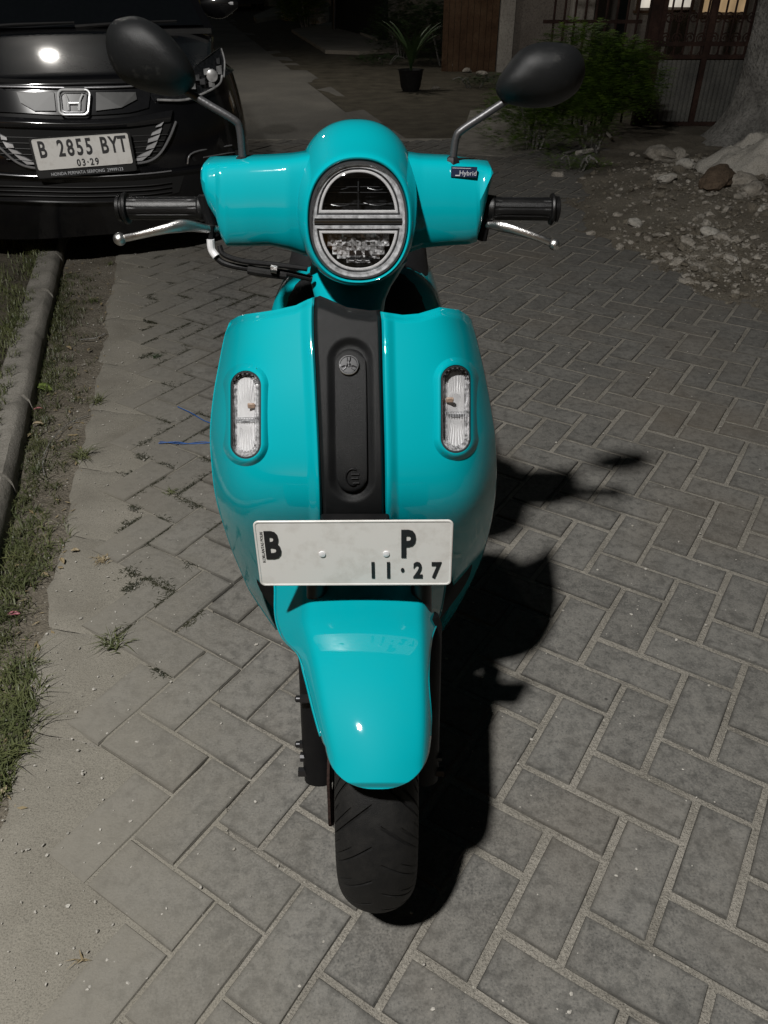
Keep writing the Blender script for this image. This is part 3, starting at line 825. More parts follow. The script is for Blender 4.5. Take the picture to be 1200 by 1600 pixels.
# ---- indicators
def indicator(cx, cy, bulb_dx):
    hw, hl = 24, 69
    def yat(px, py): return stab(SY, py) + .030*abs(((px - stab(SL, py))/(stab(SR, py)-stab(SL, py))*2-1))**2 + .085*abs(((px - stab(SL, py))/(stab(SR, py)-stab(SL, py))*2-1))**9
    def ring(sx, dY, inset=0):
        r = []; rad = (hw - inset)*sx; dl = (hl - hw)*sx
        for k in range(64):
            a = 2*pi*(k+.5)/64
            px = cx + rad*cos(a); py = cy - rad*sin(a) + (-dl if sin(a) > 0 else dl)
            r.append(P(px, py, yat(px, py) + dY))
        return r
    root = MB().loft([ring(1, -.004), ring(1, -.0075), ring(1, -.0075, 3), ring(1, -.002, 4), ring(1, .004, 5)], False).build('indicator', M['bezel'], sc)
    MB().loft([ring(1, .0015, -13), ring(1, -.002, -10), ring(1, -.0055, -7), ring(1, -.0078, -4.5), ring(1, -.009, -2), ring(1, -.0088, 0), ring(1, -.002, 1)], False).build('indicator_lip', M['teal'], root)
    # reflector bowl, facetted round its rim
    rings = [ring(1, -.001, 4)]
    for q in range(1, 5):
        r = ring(1, .0018*q, 4 + q*1.7)
        r = [v + Vector((0, .0032*((k//2 + q) % 2), 0)) for k, v in enumerate(r)]
        rings.append(r)
    MB().loft(rings, False).build('reflector_rim', M['facet'], root, False)
    MB().loft([rings[-1], ring(.35, .0105), ring(.2, .012), ring(.02, .0125)], True).build('reflector', M['milky'], root, ang=40)
    mb = MB()
    for dy in (-1.5, 2, 5.5):                     # cross ribs
        mb.tube([P(cx+q, cy+6+dy, yat(cx+q, cy+6)+.007) for q in (-15, -5, 5, 15)], .0006, 5)
    for k in range(9):
        mb.tube([P(cx-16+k*4, y_, yat(cx-16+k*4, y_)+.007) for y_ in (cy+4, cy+12)], .0005, 4)
    mb.build('reflector_rib', M['guide'], root)
    mb = MB(); p = P(cx+bulb_dx*.8, cy-14, yat(cx, cy)+.008); mb.box((-.0055, -.002, -.0042), (.0055, .002, .0042), Matrix.Translation(p))
    o = mb.build('bulb', M['amber'], root); bevel(o, .0018, 2)
    MB().loft([ring(1, -.0065, 2), ring(1, -.0095, 5), ring(.62, -.0125), ring(.3, -.0135), ring(.02, -.0138)], True).build('lens', M['clear'], root)
    return root
indicator(384, 648, 11); indicator(712.5, 639, -12)

# ---- front mudguard
def YC(py, r):
    d = ray(600, py); d.x = 0; d.normalize(); w = Vector((0, YA, ZA - H)); b = w.dot(d); q = w.length_squared - b*b
    t = b - math.sqrt(max(0, r*r - q)); return d.y*t, (r*r - q)
FL = [(880, 425), (917, 430), (965, 431), (999, 443), (1023, 466), (1058, 477), (1121, 493), (1160, 504)] + [(1150 + 83.3*q, 590 - 83*max(0, 1-q**2.3)**.435) for q in (.2, .3, .4, .5, .6, .7, .8, .86, .91, .95, .975, .99, 1)]
FR = [(880, 700), (917, 697), (965, 688), (999, 676), (1058, 671), (1121, 675), (1150, 674)] + [(1150 + 83.3*q, 590 + 83*max(0, 1-q**2.3)**.435) for q in (.2, .3, .4, .5, .6, .7, .8, .86, .91, .95, .975, .99, 1)]
K1 = 975
CRL = [(884, 482), (917, 484), (946, 480), (970, 478), (1000, 484), (1042, 492), (1090, 499), (1136, 507), (1170, 514), (1200, 520), (1235, 520)]
CRR = [(884, 668), (950, 662), (1000, 664), (1058, 666), (1121, 668), (1174, 667), (1200, 664), (1235, 664)]
def fy(py):
    if py >= K1: return YC(py, .288)[0]
    return YC(K1, .288)[0] + (YC(K1, .288)[0] - YC(K1+8, .288)[0])/8*(K1 - py)
def fender_f(a, b):
    s = a*2 - 1
    py = lerp(884, 1233, 1-(1-b)**2)
    px = lerp(tab(FL, py) if py > 1166 else stab(FL, py), tab(FR, py) if py > 1166 else stab(FR, py), a)
    r = .288
    y0 = fy(py)
    cl, cr = stab(CRL, py), stab(CRR, py)
    sp = lambda v: 3.5*math.log1p(math.exp(min(40, v/3.5)))
    cx = (cl + cr)/2; hw = (cr - cl)/2; e = (px - cx)/hw
    end = 1 - sstep(1165, 1232, py)*.75
    return P(px, py, y0 + .008*min(1, abs(e))**2 + end*(.0014*sp(cl - px) + .0024*sp(px - cr)) + .004*sstep(1222, 1232, py))
fen = grid('front_mudguard', 70, 150, fender_f, M['teal'], sc, ang=50, solid=.003)
# side flanges reaching down beside the wheel
def flange(side):
    pts = [(1, 890), (1, 930), (1, 965), (1, 999), (1, 1023), (1, 1058), (1, 1100), (1, 1150)]
    def f(a, b):
        py = lerp(884, 1150, b); t = FL if side < 0 else FR; px = stab(t, py)
        cl, cr = stab(CRL, py), stab(CRR, py)
        p = P(px, py, fy(py) + .008 + (.0014*(cl - px) if side < 0 else .0024*(px - cr)))
        k = tab([(0, .10), (.5, .07), (1, .01)], b)
        return p + Vector((-side*.006*a, a*k, -.35*a*k))
    return grid('mudguard_flank', 6, 40, f, M['teal'], fen, ang=50, solid=.003)
flange(-1); flange(1)

# ---- front wheel
fw = MB(); XW = -.0105
wheel = None
NT, NC = 24*40, 44
V = []; Fc = []
hwid = .060
for i in range(NT):
    ti = 2*pi*i/NT; step = i % 40; blk = i//40
    for j in range(NC+1):
        q = j/NC*2 - 1                            # -1..1 across, over the shoulders to the bead
        ang_ = q*R(128)
        w = sin(ang_)*hwid if abs(ang_) < pi/2 else math.copysign(hwid*(1 - .10*((abs(ang_)-pi/2)/R(38))), ang_)
        r = ZA - (1-cos(ang_))*.050 if abs(ang_) < pi/2 else ZA - .050 - .030*((abs(ang_)-pi/2)/R(38))
        c = min(1, abs(ang_)/R(84))
        t = ti - .34*c**1.15                      # rows of the mesh follow the chevrons
        st = (step + (20 if w > 0 else 0)) % 40
        if abs(ang_) < R(88):
            g = (1, 1, .6)[min(2, abs(st-20))] if abs(st-20) <= 1 and c > .10 else 0
            s2 = (step + (8 if w > 0 else 28)) % 40
            g2 = .8 if abs(s2-20) <= 1 and .42 < c < .93 else 0
            s3 = (step + (32 if w > 0 else 12)) % 40
            g3 = .6 if abs(s3-20) <= 1 and .70 < c < 1 else 0
            r -= .0045*max(g, g2, g3)
        V.append(Vector((XW + w, YA + sin(t)*r, ZA + cos(t)*r)))
for i in range(NT):
    for j in range(NC):
        a = i*(NC+1)+j; b_ = ((i+1) % NT)*(NC+1)+j
        Fc.append((a, a+1, b_+1, b_))
wheel = obj('front_tyre', V, Fc, M['rubber'], sc, True, 40)
mb = MB()
for sgn in (-1, 1):
    for r in (.152, ):
        pts = [Vector((XW + sgn*.042, YA + cos(a)*r, ZA + sin(a)*r)) for a in lin(0, 2*pi, 49)]
        mb.tube(pts, .008, 8, False)
for k in range(5):
    a = k*2*pi/5
    for sgn in (-1, 1): mb.tube([(XW + sgn*.02, YA + cos(a)*.03, ZA + sin(a)*.03), (XW + sgn*.03, YA + cos(a)*.148, ZA + sin(a)*.148)], [.014, .009], 8)
mb.tube([(XW-.05, YA, ZA), (XW+.05, YA, ZA)], .032, 20)
pts = [Vector((XW, YA + cos(a)*.150, ZA + sin(a)*.150)) for a in lin(0, 2*pi, 49)]
mb.tube(pts, .02, 8, False, flat=.4)
mb.build('front_rim', M['darkmetal'], sc)
# brake disc on the left of the picture
mb = MB(); XD = XW - .074; n_ = 72
rings = [[Vector((XD + dx, YA + cos(2*pi*k/n_)*(r + (.004*sin(8*2*pi*k/n_) if r > .09 else 0)), ZA + sin(2*pi*k/n_)*(r + (.004*sin(8*2*pi*k/n_) if r > .09 else 0)))) for k in range(n_)] for r, dx in ((.06, -.002), (.108, -.002), (.108, .002), (.06, .002))]
mb.loft(rings, False); mb.build('brake_disc', M['rust'], sc)
# fork legs
def fork(sx, left):
    x = XW + sx
    top = Vector((x*.9 - .004, YA + .115, .60)); bot = Vector((x, YA - .012, .185))
    mb = MB(); mb.tube([top, lerp(top, bot, .45)], .016, 16); mb.build('fork_stanchion', M['darkmetal'], sc)
    mb = MB(); mb.tube([lerp(top, bot, .30), lerp(top, bot, .34), lerp(top, bot, .62), lerp(top, bot, .94), bot], [.020, .024, .022, .0195, .018], 18, flat=1.35)
    leg = mb.build('fork_leg', M['black'], sc)
    mb = MB(); mb.tube([Vector((x - .03*math.copysign(1, sx)*-1, YA, ZA)), Vector((XW, YA, ZA))], .008, 10)
    ax = P(474, 1197, YA - .03)
    mb.tube([(x + math.copysign(.018, sx), YA-.01, .203), (x + math.copysign(.034, sx), YA-.01, .203)], .0085, 6)
    mb.build('axle', M['darkmetal'], leg)
    if left:
        for px, py in ((463, 1092), (463, 1163)):
            c = P(px, py, YA + .01); mb = MB()
            mb.tube([c + Vector((.035, 0, 0)), c + Vector((0, 0, 0)), c + Vector((-.002, 0, 0))], [.0055, .0055, .003], 12)
            mb.tube([c + Vector((.022, 0, 0)), c + Vector((.006, 0, 0))], .0075, 6); mb.build('caliper_bolt', M['darkmetal'], leg)
        # caliper behind the leg
        c = P(487, 1128, YA + .04); mb = MB(); mb.box((-.016, -.02, -.045), (.018, .035, .045), Matrix.Translation(c) @ Matrix.Rotation(-.25, 4, 'X'))
        o = mb.build('brake_caliper', M['black'], leg); bevel(o, .006, 2)
    return leg
fork(-.098, True); fk = fork(.076, False)
if 0:
  mb = MB(); mb.box((-.012, -.018, -.020), (.045, .004, .016), Matrix.Translation((XW+.085, YA+.01, .425))); o = mb.build('side_bracket', M['black'], sc); bevel(o, .004)

# ---- number plate
c = P(553.5, 864.5, .852)
pm = frame(c, Vector((1, -.012, .016)), Vector((-.016, .06, 1)))
npx = Vector((pm[0][2], pm[1][2], pm[2][2])); sg = 1 if npx.y < 0 else -1
def plate(name, w, h, Mx, m, parent, th=.0012, r=.008, lip=.0009, z0=0, sgn=1):
    def outl(ins, z):
        o_ = []
        for qx, qy, a0 in ((1, 1, 0), (-1, 1, 90), (-1, -1, 180), (1, -1, 270)):
            for k in range(7):
                a = R(a0 + k*15); rr_ = max(.0005, r - ins)
                o_.append(Mx @ Vector((qx*(w/2 - r) + cos(a)*rr_, qy*(h/2 - r) + sin(a)*rr_, z*sgn)))
        return o_
    rings = [outl(0, z0), outl(0, z0+th), outl(.0008, z0+th+lip), outl(.0025, z0+th+lip), outl(.0035, z0+th)]
    return MB().loft(rings, True).build(name, m, parent, ang=40)
pl = plate('number_plate', .276, .111, pm, M['white'], sc, sgn=sg)
E_H = .0014
def ptext(s, px, py, size, parent, Mx, cdist=None, sx=.62, bold=.0, mtl='ink', nm='plate_letter', z=.0018, sg_=None):
    nrm = Vector((Mx[0][2], Mx[1][2], Mx[2][2])); w = PL(px, py, Vector((Mx[0][3], Mx[1][3], Mx[2][3])), nrm)
    l = Mx.inverted() @ w
    T = Mx @ Matrix.Translation((l.x, l.y, z*(sg_ or sg)))
    return text_obj(nm, s, size, T, M[mtl], parent, .0008, sx=sx, bold=bold)
ptext('B', 425.5, 853, .062, pl, pm, sx=.66, bold=.0022)
ptext('P', 637, 851, .062, pl, pm, sx=.66, bold=.0022)
for ch, px in (('1', 583), ('1', 607), ('·', 629), ('2', 653), ('7', 681)):
    ptext(ch, px, 891, .037, pl, pm, sx=.72, bold=.0013)
for x in (-.045, .045):
    mb = MB(); mb.tube([pm @ Vector((x, .0, .0012*sg)), pm @ Vector((x, .0, .003*sg)), pm @ Vector((x, 0, .0036*sg))], [.005, .0045, .002], 12)
    mb.build('plate_screw', M['satin'], pl)
text_obj('side_print', 'KORLANTAS POLRI', .006, pm @ Matrix.Translation((-.128, .012, .0016*sg)) @ Matrix.Rotation(pi/2, 4, 'Z'), M['ink'], pl, .0001)
mb = MB()                                         # bracket behind it
mb.box((-.05, .002, -.035), (.05, .060, .028), Matrix.Translation(c)); o = mb.build('plate_bracket', M['black'], sc); bevel(o, .004)
# black inner panel filling the arch between the wheel and the shield
def inner_f(a, b):
    px = lerp(400, 722, a); py = lerp(860, 1012, b); s = a*2-1
    lo = lerp(400, 452, sstep(900, 1000, py)); hi = lerp(738, 672, sstep(880, 1010, py))
    px = lerp(lo, hi, a)
    return P(px, py, 1.035 + .02*abs(s)**2)
grid('inner_apron', 16, 12, inner_f, M['black'], sc, solid=.01)

# ---- headlight nacelle
NSEG = 72
def sring(cx, cy, a, b, n, Yf):
    out = []
    for k in range(NSEG):
        t = 2*pi*k/NSEG; c_, s_ = cos(t), sin(t)
        px = cx + a*math.copysign(abs(c_)**(2/n), c_); py = cy - b*math.copysign(abs(s_)**(2/n), s_)
        out.append(P(px, py, Yf(px, py)))
    return out
tiltY = lambda Y0, k=.00022: (lambda px, py: Y0 + (344 - py)*k)
rings = [sring(560, 344, 77, 93, 2.25, tiltY(1.165)), sring(560, 344, 78, 94, 2.25, tiltY(1.149)), sring(560, 343.5, 81, 98, 2.25, tiltY(1.1465)),
         sring(560, 342, 85, 103, 2.25, tiltY(1.151)), sring(559.5, 337, 90, 110, 2.2, tiltY(1.166, .0003)),
         sring(558.5, 329, 93.5, 118, 2.15, tiltY(1.190, .0003)), sring(558, 322, 95, 126, 2.15, tiltY(1.215, .0003)),
         sring(557, 313, 95.5, 127, 2.2, tiltY(1.245, .00028)), sring(556.5, 300, 93, 115, 2.3, tiltY(1.285, .0002)), sring(556, 290, 86, 100, 2.3, tiltY(1.33, .0001)), sring(556, 285, 60, 70, 2.2, tiltY(1.345, 0))]
nac = MB().loft(rings, False).build('headlight_nacelle', M['teal'], sc, ang=50)
mod(nac, 'SUBSURF', levels=1, render_levels=1)
# handlebar cover wings
def wing(secs, name='handlebar_cover'):
    rings = []
    secs2 = []
    for i in range(len(secs)-1):
        for q in range(5):
            t = q/5; secs2.append([lerp(a, b, t) for a, b in zip(secs[i], secs[i+1])])
    secs2.append(secs[-1])
    for (x, t, b, Y) in secs2:
        r = []
        h = b - t; N = 28
        for k in range(N):
            a = 2*pi*k/N; c_, s_ = cos(a), sin(a); e = 2/5.0
            u = math.copysign(abs(c_)**e, c_); v = math.copysign(abs(s_)**e, s_)   # u: front(-1)..back(+1), v up
            py = (t+b)/2 - v*h/2
            front = P(x, py, Y + .018*max(0, v) + .010*max(0, -v)**2)
            if u < 0: p = front + Vector((0, .035*(1+u), 0))
            else: p = front + Vector((0, .035 + .045*u, 0))
            r.append(p)
        rings.append(r)
    o = MB().loft(rings, True).build(name, M['teal'], sc, ang=45)
    return o
wl = wing([(313.5, 262, 290, 1.232), (316, 257.5, 303, 1.222), (324, 256.5, 326, 1.215), (336, 256, 346, 1.212), (344, 255.5, 376, 1.211), (353, 255, 391, 1.209), (385, 253.5, 391, 1.205), (420, 252, 390, 1.203), (450, 250, 396, 1.201), (475, 246, 405, 1.205), (505, 240, 410, 1.21)])
wr = wing([(615, 240, 405, 1.22), (640, 248, 400, 1.222), (660, 251, 393, 1.224), (681, 252, 391, 1.225), (703, 253, 389, 1.226), (735, 258, 387, 1.228), (746, 259, 383, 1.229), (754, 260, 352, 1.231), (762, 261, 315, 1.234), (768, 262, 288, 1.238), (770.5, 266, 276, 1.246)])
# hybrid badge
def onwing(px, py, Y=1.2262): return P(px, py, Y)
c = P(725, 268.5, 1.2395)
bm_ = frame(c, Vector((1, 0.01, -.03)), Vector((0, .22, 1)))
sgb = 1 if bm_[1][2] < 0 else -1
mb = MB(); mb.box((-.0195, -.0072, -.003), (.0195, .0072, .001), bm_); bd_ = mb.build('sticker', M['sticker'], wr, smooth=False)
text_obj('sticker_text', 'Hybrid', .0095, bm_ @ Matrix.Translation((.006, -.002, .0012*sgb if sgb > 0 else -.0032)), M['silver'], bd_, .0001)
mb = MB(); mb.box((-.018, .0045, .001), (.010, .0052, .0014), bm_) ; mb.box((-.013, -.006, .001), (-.006, -.0045, .0014), bm_ @ Matrix.Rotation(0, 4, 'Z')); mb.build('sticker_line', M['silver'], bd_, smooth=False)

# headlight unit
hc = P(560, 344, 1.155)
hn = Vector((0, -.97, .243)).normalized()
def HP(px, py, z=0):                              # point on the lamp plane, lifted z towards the viewer
    return PL(px, py, hc + hn*z, hn)
def hring(ins, z, cx=560, cy=344, a=77, b=93, n=2.25, N=72):
    out = []
    for k in range(N):
        t = 2*pi*k/N; c_, s_ = cos(t), sin(t)
        out.append(HP(cx + (a-ins)*math.copysign(abs(c_)**(2/n), c_), cy - (b-ins)*math.copysign(abs(s_)**(2/n), s_), z))
    return out
head = MB().loft([hring(0, .004), hring(1, .007), hring(4, .007), hring(5, .003), hring(6, -.008)], False).build('headlight', M['bezel'], sc)
MB().loft([hring(6, -.035), hring(30, -.035), hring(60, -.035)], True).build('lamp_back', M['lensblack'], head)
MB().loft([hring(6, .001), hring(7, -.035)], False).build('lamp_wall', M['lensblack'], head)
def dshape(upper, ins, z, n=40):
    # half oval: flat side on the bar, rounded outside
    a, b = 70 - ins, 86.5 - ins; cx, cyy = 560, 344; out = []
    y0 = (343 - ins) if upper else (350 + ins)
    t0 = math.asin(max(-1, min(1, (cyy - y0)/b)))
    ts = lin(t0, pi - t0, n) if upper else lin(pi - t0, 2*pi + t0, n)
    for t in ts:
        c_, s_ = cos(t), sin(t); e = 2/2.25
        out.append(HP(cx + a*math.copysign(abs(c_)**e, c_), (cyy - b*math.copysign(abs(s_)**e, s_)), z))
    return out
def guide(upper, i0, i1, z, m, name, w=.002):
    r = [dshape(upper, i0, z-.004), dshape(upper, i0, z), dshape(upper, i0+1.0, z+w), dshape(upper, i1-1.0, z+w), dshape(upper, i1, z), dshape(upper, i1, z-.006)]
    return MB().loft(r, False).build(name, m, head)
for up in (True, False):
    guide(up, 0, 5.2, .0, M['guide'], 'light_guide', .0016)
    guide(up, 5.6, 7.2, -.0015, M['bezel'], 'light_guide_trim', .0005)
    guide(up, 7.6, 12.0, -.001, M['satin'], 'light_guide', .001)
# chrome ring between bezel and guides
MB().loft([hring(4.8, .004), hring(5.6, .0035), hring(8.5, .001), hring(9.5, -.004)], False).build('lamp_ring', M['guide'], head)
mb = MB()                                         # central bar
def hbar(y0, y1, x0, x1, z, th=.003):
    q = [HP(x0, y0, z), HP(x1, y0, z), HP(x1, y1, z), HP(x0, y1, z)]; b_ = [v - hn*th for v in q]
    mb.add(q + b_, [(0, 1, 2, 3), (0, 4, 5, 1), (1, 5, 6, 2), (2, 6, 7, 3), (3, 7, 4, 0)])
hbar(343.3, 349.7, 489, 631, .0015); mb.build('lamp_bar', M['bezel'], head, smooth=False)
mb = MB(); hbar(345.2, 347.6, 491, 629, .0022); mb.build('lamp_bar_line', M['chrome'], head, smooth=False)
# upper bowl: black lamp chambers with shelves
mb = MB()
hbar(276, 278.5, 524, 598, -.010); 
for y, x0, x1 in ((291, 512, 606), (300, 508, 612), (318, 506, 614)): hbar(y, y+1.2, x0, x1, -.016)
mb.build('upper_shelf', M['bezel'], head, smooth=False)
mb = MB()
for x0, x1, y in ((510, 552, 322), (568, 612, 321), (514, 548, 296), (572, 606, 297)):
    mb.tube(catmull([HP(x0, y-4, -.018), HP((x0+x1)/2, y, -.015), HP(x1, y-4, -.018)], 6), .0005, 5)
mb.tube([HP(560, 283, -.012), HP(560, 299, -.012)], .0007, 5)
mb.build('lamp_chamber', M['bezel'], head)
mb = MB(); hbar(263, 275.5, 516, 604, -.008, .01); mb.build('upper_visor', M['bezel'], head, smooth=False)
mb = MB(); hbar(278, 330, 558.5, 561, -.014, .01); mb.build('chamber_divider', M['lensblack'], head, smooth=False)
# lower bowl: facetted reflector
rr = random.Random(44); V = []; Fc = []
nx, ny = 15, 9
for j in range(ny):
    for i in range(nx):
        x0 = 560 + (i - nx/2)*7.4; y0 = 358 + j*6.6
        if ((x0+3.7-560)/60)**2 + ((y0+3.3-344)/76)**2 > .82 or (j == 0 and abs(i-7) > 1): continue
        z = [-.012 + rr.uniform(-.0045, .0045) for _ in range(4)]
        b0 = len(V); V += [HP(x0, y0, z[0]), HP(x0+7.2, y0, z[1]), HP(x0+7.2, y0+6.4, z[2]), HP(x0, y0+6.4, z[3])]; Fc.append((b0, b0+1, b0+2, b0+3))
obj('lower_reflector', V, Fc, M['facet'], head, False)['kind'] = 'stuff'
mb = MB()
for x in (550, 562, 574): hbar(391, 399, x-4.2, x+2.4, -.004, .006)
hbar(402, 404, 540, 584, -.004)
mb.build('led_module', M['lensblack'], head, smooth=False)
mb = MB()
for x in (550, 562, 574): mb.tube([HP(x-3, 406, -.002), HP(x+3, 406, -.002)], .0016, 6)
mb.build('led_lens', M['chrome'], head)
# clear domed cover
MB().loft([hring(5, .006), hring(9, .0095), hring(30, .0135), hring(55, .0155), hring(74, .016)], True).build('headlight_cover', M['clear'], head)

# ---- neck and steering cover under the lamp
mb = MB(); rings = []
for py, x0, x1, Y in ((420, 482, 640, 1.24), (440, 478, 628, 1.22), (458, 480, 616, 1.20), (480, 486, 606, 1.18), (520, 492, 600, 1.17)):
    r = []
    for k in range(24):
        a = 2*pi*k/24; c0 = P((x0+x1)/2, py, Y); w = (x1-x0)/2*(c0-O).length/F*.93
        r.append(c0 + Vector((w*cos(a), .05 + .06*sin(a), 0)))
    rings.append(r)
mb.loft(rings, True).build('steering_cover', M['teal'], sc)

# ---- grips, levers, mirrors
def grip(x0, x1, name):
    d = 1 if x1 > x0 else -1; Yg = 1.262
    a = P(x0, 325.5, Yg); b = P(x1, 325.5 if d < 0 else 327, Yg); ax = (b-a).normalized(); L = (b-a).length
    N = 40; prof = [(0, .0165), (.04, .019), (.07, .019), (.09, .0172), (.86, .0172), (.875, .0228), (.90, .0238), (.915, .0228), (.925, .0175), (.945, .0172), (.95, .0195), (.985, .0190), (1, .015)]
    u = Vector((0, 0, 1)); v = ax.cross(u).normalized(); rings = []
    fine = []
    for (t0, r0), (t1, r1) in zip(prof, prof[1:]):
        m_ = 14 if t1 - t0 > .3 else 1
        for q in range(m_): fine.append((lerp(t0, t1, q/m_), lerp(r0, r1, q/m_)))
    fine.append(prof[-1])
    for t, r in fine:
        ring = []
        for k in range(N*2):
            an = 2*pi*k/(N*2); rr_ = r
            if .13 < t < .83: rr_ -= .0011*(1 if (k % 8) < 2 else 0) * (1 if abs(cos(an*1.5)) > .25 else 0)
            ring.append(a + ax*L*t + (u*cos(an) + v*sin(an))*rr_)
        rings.append(ring)
    return MB().loft(rings, True).build(name, M['griprubber'], sc, ang=30)
M['griprubber'] = dusty('grip_rubber', (.004, .004, .0042), (.012, .012, .012), .42, .3, .0003, 900, spec=.35)
grip(322, 183, 'grip'); grip(762, 873.5, 'grip')
def lever(pts, ball, name):
    q = []; rr_ = []
    cp = catmull([P(x, y, Y) for x, y, Y, r in pts], 6)
    rs = catmull([Vector((r, 0, 0)) for x, y, Y, r in pts], 6)
    mb = MB(); mb.tube(cp, [v.x for v in rs], 14, flat=.62, up=(0, 1, 0))
    bc, br = P(*ball[:3]), ball[3]
    rings = [[bc + Vector((cos(2*pi*k/18)*br*sin(t), cos(t)*br, sin(2*pi*k/18)*br*sin(t))) for k in range(18)] for t in lin(.05, pi-.05, 10)]
    mb.loft(rings, True); return mb.build(name, M['steel'], sc, ang=60)
lever([(345, 359, 1.25, .0055), (322, 357, 1.235, .0068), (300, 353.5, 1.22, .0085), (282, 353, 1.21, .0098), (262, 357, 1.20, .0075), (240, 362, 1.195, .0062), (215, 368, 1.195, .0055), (195, 372, 1.20, .0058)], (187, 373.5, 1.20, .0098), 'brake_lever')
lever([(752, 352, 1.26, .0055), (768, 352, 1.25, .0062), (782, 354, 1.24, .0078), (800, 358, 1.232, .0072), (825, 366, 1.226, .0062), (845, 373, 1.224, .0055), (858, 379, 1.225, .0052)], (866, 382, 1.226, .0088), 'brake_lever')
def blackbits(pts, r, name, m='black', n=10):
    MB().tube(catmull([P(*p) for p in pts], 6), r, n).build(name, M[m], sc)
blackbits([(318, 305, 1.25), (322, 325, 1.25), (330, 350, 1.25), (336, 368, 1.25)], .009, 'lever_perch')
blackbits([(768, 305, 1.262), (764, 325, 1.26), (758, 350, 1.26), (753, 375, 1.26)], .008, 'lever_perch')
blackbits([(331, 352, 1.24), (330, 378, 1.24), (336, 398, 1.235), (352, 412, 1.23), (392, 420, 1.225), (440, 425, 1.22), (488, 436, 1.22)], .0050, 'brake_hose')
blackbits([(343, 384, 1.23), (350, 398, 1.225), (380, 408, 1.22), (425, 413, 1.215), (480, 420, 1.21)], .0042, 'throttle_cable')
blackbits([(388, 421, 1.222), (410, 425, 1.22), (448, 430, 1.22)], .0075, 'cable_sleeve', 'rubber')
blackbits([(423, 419, 1.212), (433, 421, 1.212)], .0065, 'cable_ferrule', 'steel')
blackbits([(329, 374, 1.236), (331, 390, 1.234), (338, 401, 1.23)], .0062, 'hose_fitting', 'satin')
def mirror(outline, Y, depth, cen, name, glassY=.012):
    o_ = catmull([Vector((x, y, 0)) for x, y in outline], 4, True); n = len(o_)
    def ring(k, dY): return [P(cen[0] + (v.x-cen[0])*k, cen[1] + (v.y-cen[1])*k, Y + dY) for v in o_]
    rings = [ring(.93, glassY*.2), ring(.985, .004), ring(1.0, -.004)]
    for k in lin(.97, .05, 12): rings.append(ring(k, -.004 - depth*math.sqrt(max(0, 1-(k/.985)**2.4))))
    o = MB().loft(rings, True).build(name, M['grain2'], sc, ang=60)
    MB().loft([ring(.93, .001), ring(.5, .0008), ring(.05, .0006)], True).build('mirror_glass', M['chrome'], o)
    return o
M['grain2'] = dusty('mirror_shell', (.009, .0095, .010), (.10, .098, .09), .40, .5, .0005, 1200, 26, lo=.60, hi=.78, spec=.25)
mirror([(165, 60), (172, 38), (188, 28), (217, 26), (250, 42), (277, 68), (297, 98), (306, 124), (296, 142), (273, 151), (240, 146), (212, 137), (187, 121), (170, 92)], 1.272, .042, (238, 88), 'mirror')
mirror([(775, 143), (778, 124), (793, 101), (812, 79), (838, 67), (868, 66), (896, 72), (911, 90), (914, 115), (901, 144), (870, 164), (838, 169), (808, 166), (787, 159)], 1.275, .042, (846, 118), 'mirror')
def stem(pts, base):
    MB().tube(catmull([P(*p) for p in pts], 7), .0056, 12).build('mirror_stem', M['stem'], sc)
    b = P(*base); MB().tube([b + Vector((0, 0, -.006)), b + Vector((0, 0, .004)), b + Vector((0, 0, .014)), b + Vector((0, 0, .016))], [.013, .013, .009, .006], 6).build('stem_nut', M['darkmetal'], sc)
stem([(379, 262, 1.26), (378, 235, 1.262), (374, 200, 1.264), (365, 187, 1.264), (330, 166, 1.266), (288, 141, 1.270)], (379, 262, 1.26))
stem([(707, 262, 1.262), (709, 238, 1.264), (713, 214, 1.266), (722, 203, 1.267), (752, 183, 1.27), (793, 156, 1.273)], (707, 262, 1.262))

# ---- rear: seat, tail, floor, wheel, so that the machine stands complete
def loftY(secs, m, name, parent, N=36, e=2/3.2):
    rings = []
    for (y, cx, cz, hw, hh) in secs:
        rings.append([Vector((cx + hw*math.copysign(abs(cos(a))**e, cos(a)), y, cz + hh*math.copysign(abs(sin(a))**e, sin(a)))) for a in [2*pi*k/N for k in range(N)]])
    o = MB().loft(rings, True).build(name, m, parent, ang=50); return o
cxr = -.057
loftY([(1.47, cxr, .60, .150, .16), (1.485, cxr, .61, .176, .195), (1.52, cxr, .62, .188, .205), (1.6, cxr, .62, .190, .20), (1.75, cxr, .62, .187, .19), (1.95, cxr, .64, .165, .15), (2.12, cxr, .68, .12, .10), (2.2, cxr, .69, .06, .05)], M['teal'], 'tail_body', sc, e=2/2.6)
loftY([(1.43, cxr, .60, .115, .15), (1.445, cxr, .61, .148, .185), (1.49, cxr, .62, .160, .20), (1.60, cxr, .70, .158, .13), (1.85, cxr, .76, .155, .075), (2.05, cxr, .78, .135, .06), (2.14, cxr, .78, .07, .03)], M['seat'], 'seat', sc, e=2/2.8)
loftY([(1.15, cxr, .27, .13, .035), (1.18, cxr, .27, .150, .045), (1.5, cxr, .27, .175, .045), (1.56, cxr, .30, .16, .04)], M['black'], 'floorboard', sc)
loftY([(1.06, cxr, .56, .15, .28), (1.13, cxr, .56, .165, .30), (1.16, cxr, .55, .12, .25)], M['black'], 'inner_leg_shield', sc)
loftY([(1.55, cxr, .30, .08, .08), (1.6, cxr, .30, .12, .10), (2.0, cxr, .28, .12, .09), (2.15, cxr, .26, .08, .06)], M['darkmetal'], 'engine', sc)
mb = MB(); rings = []
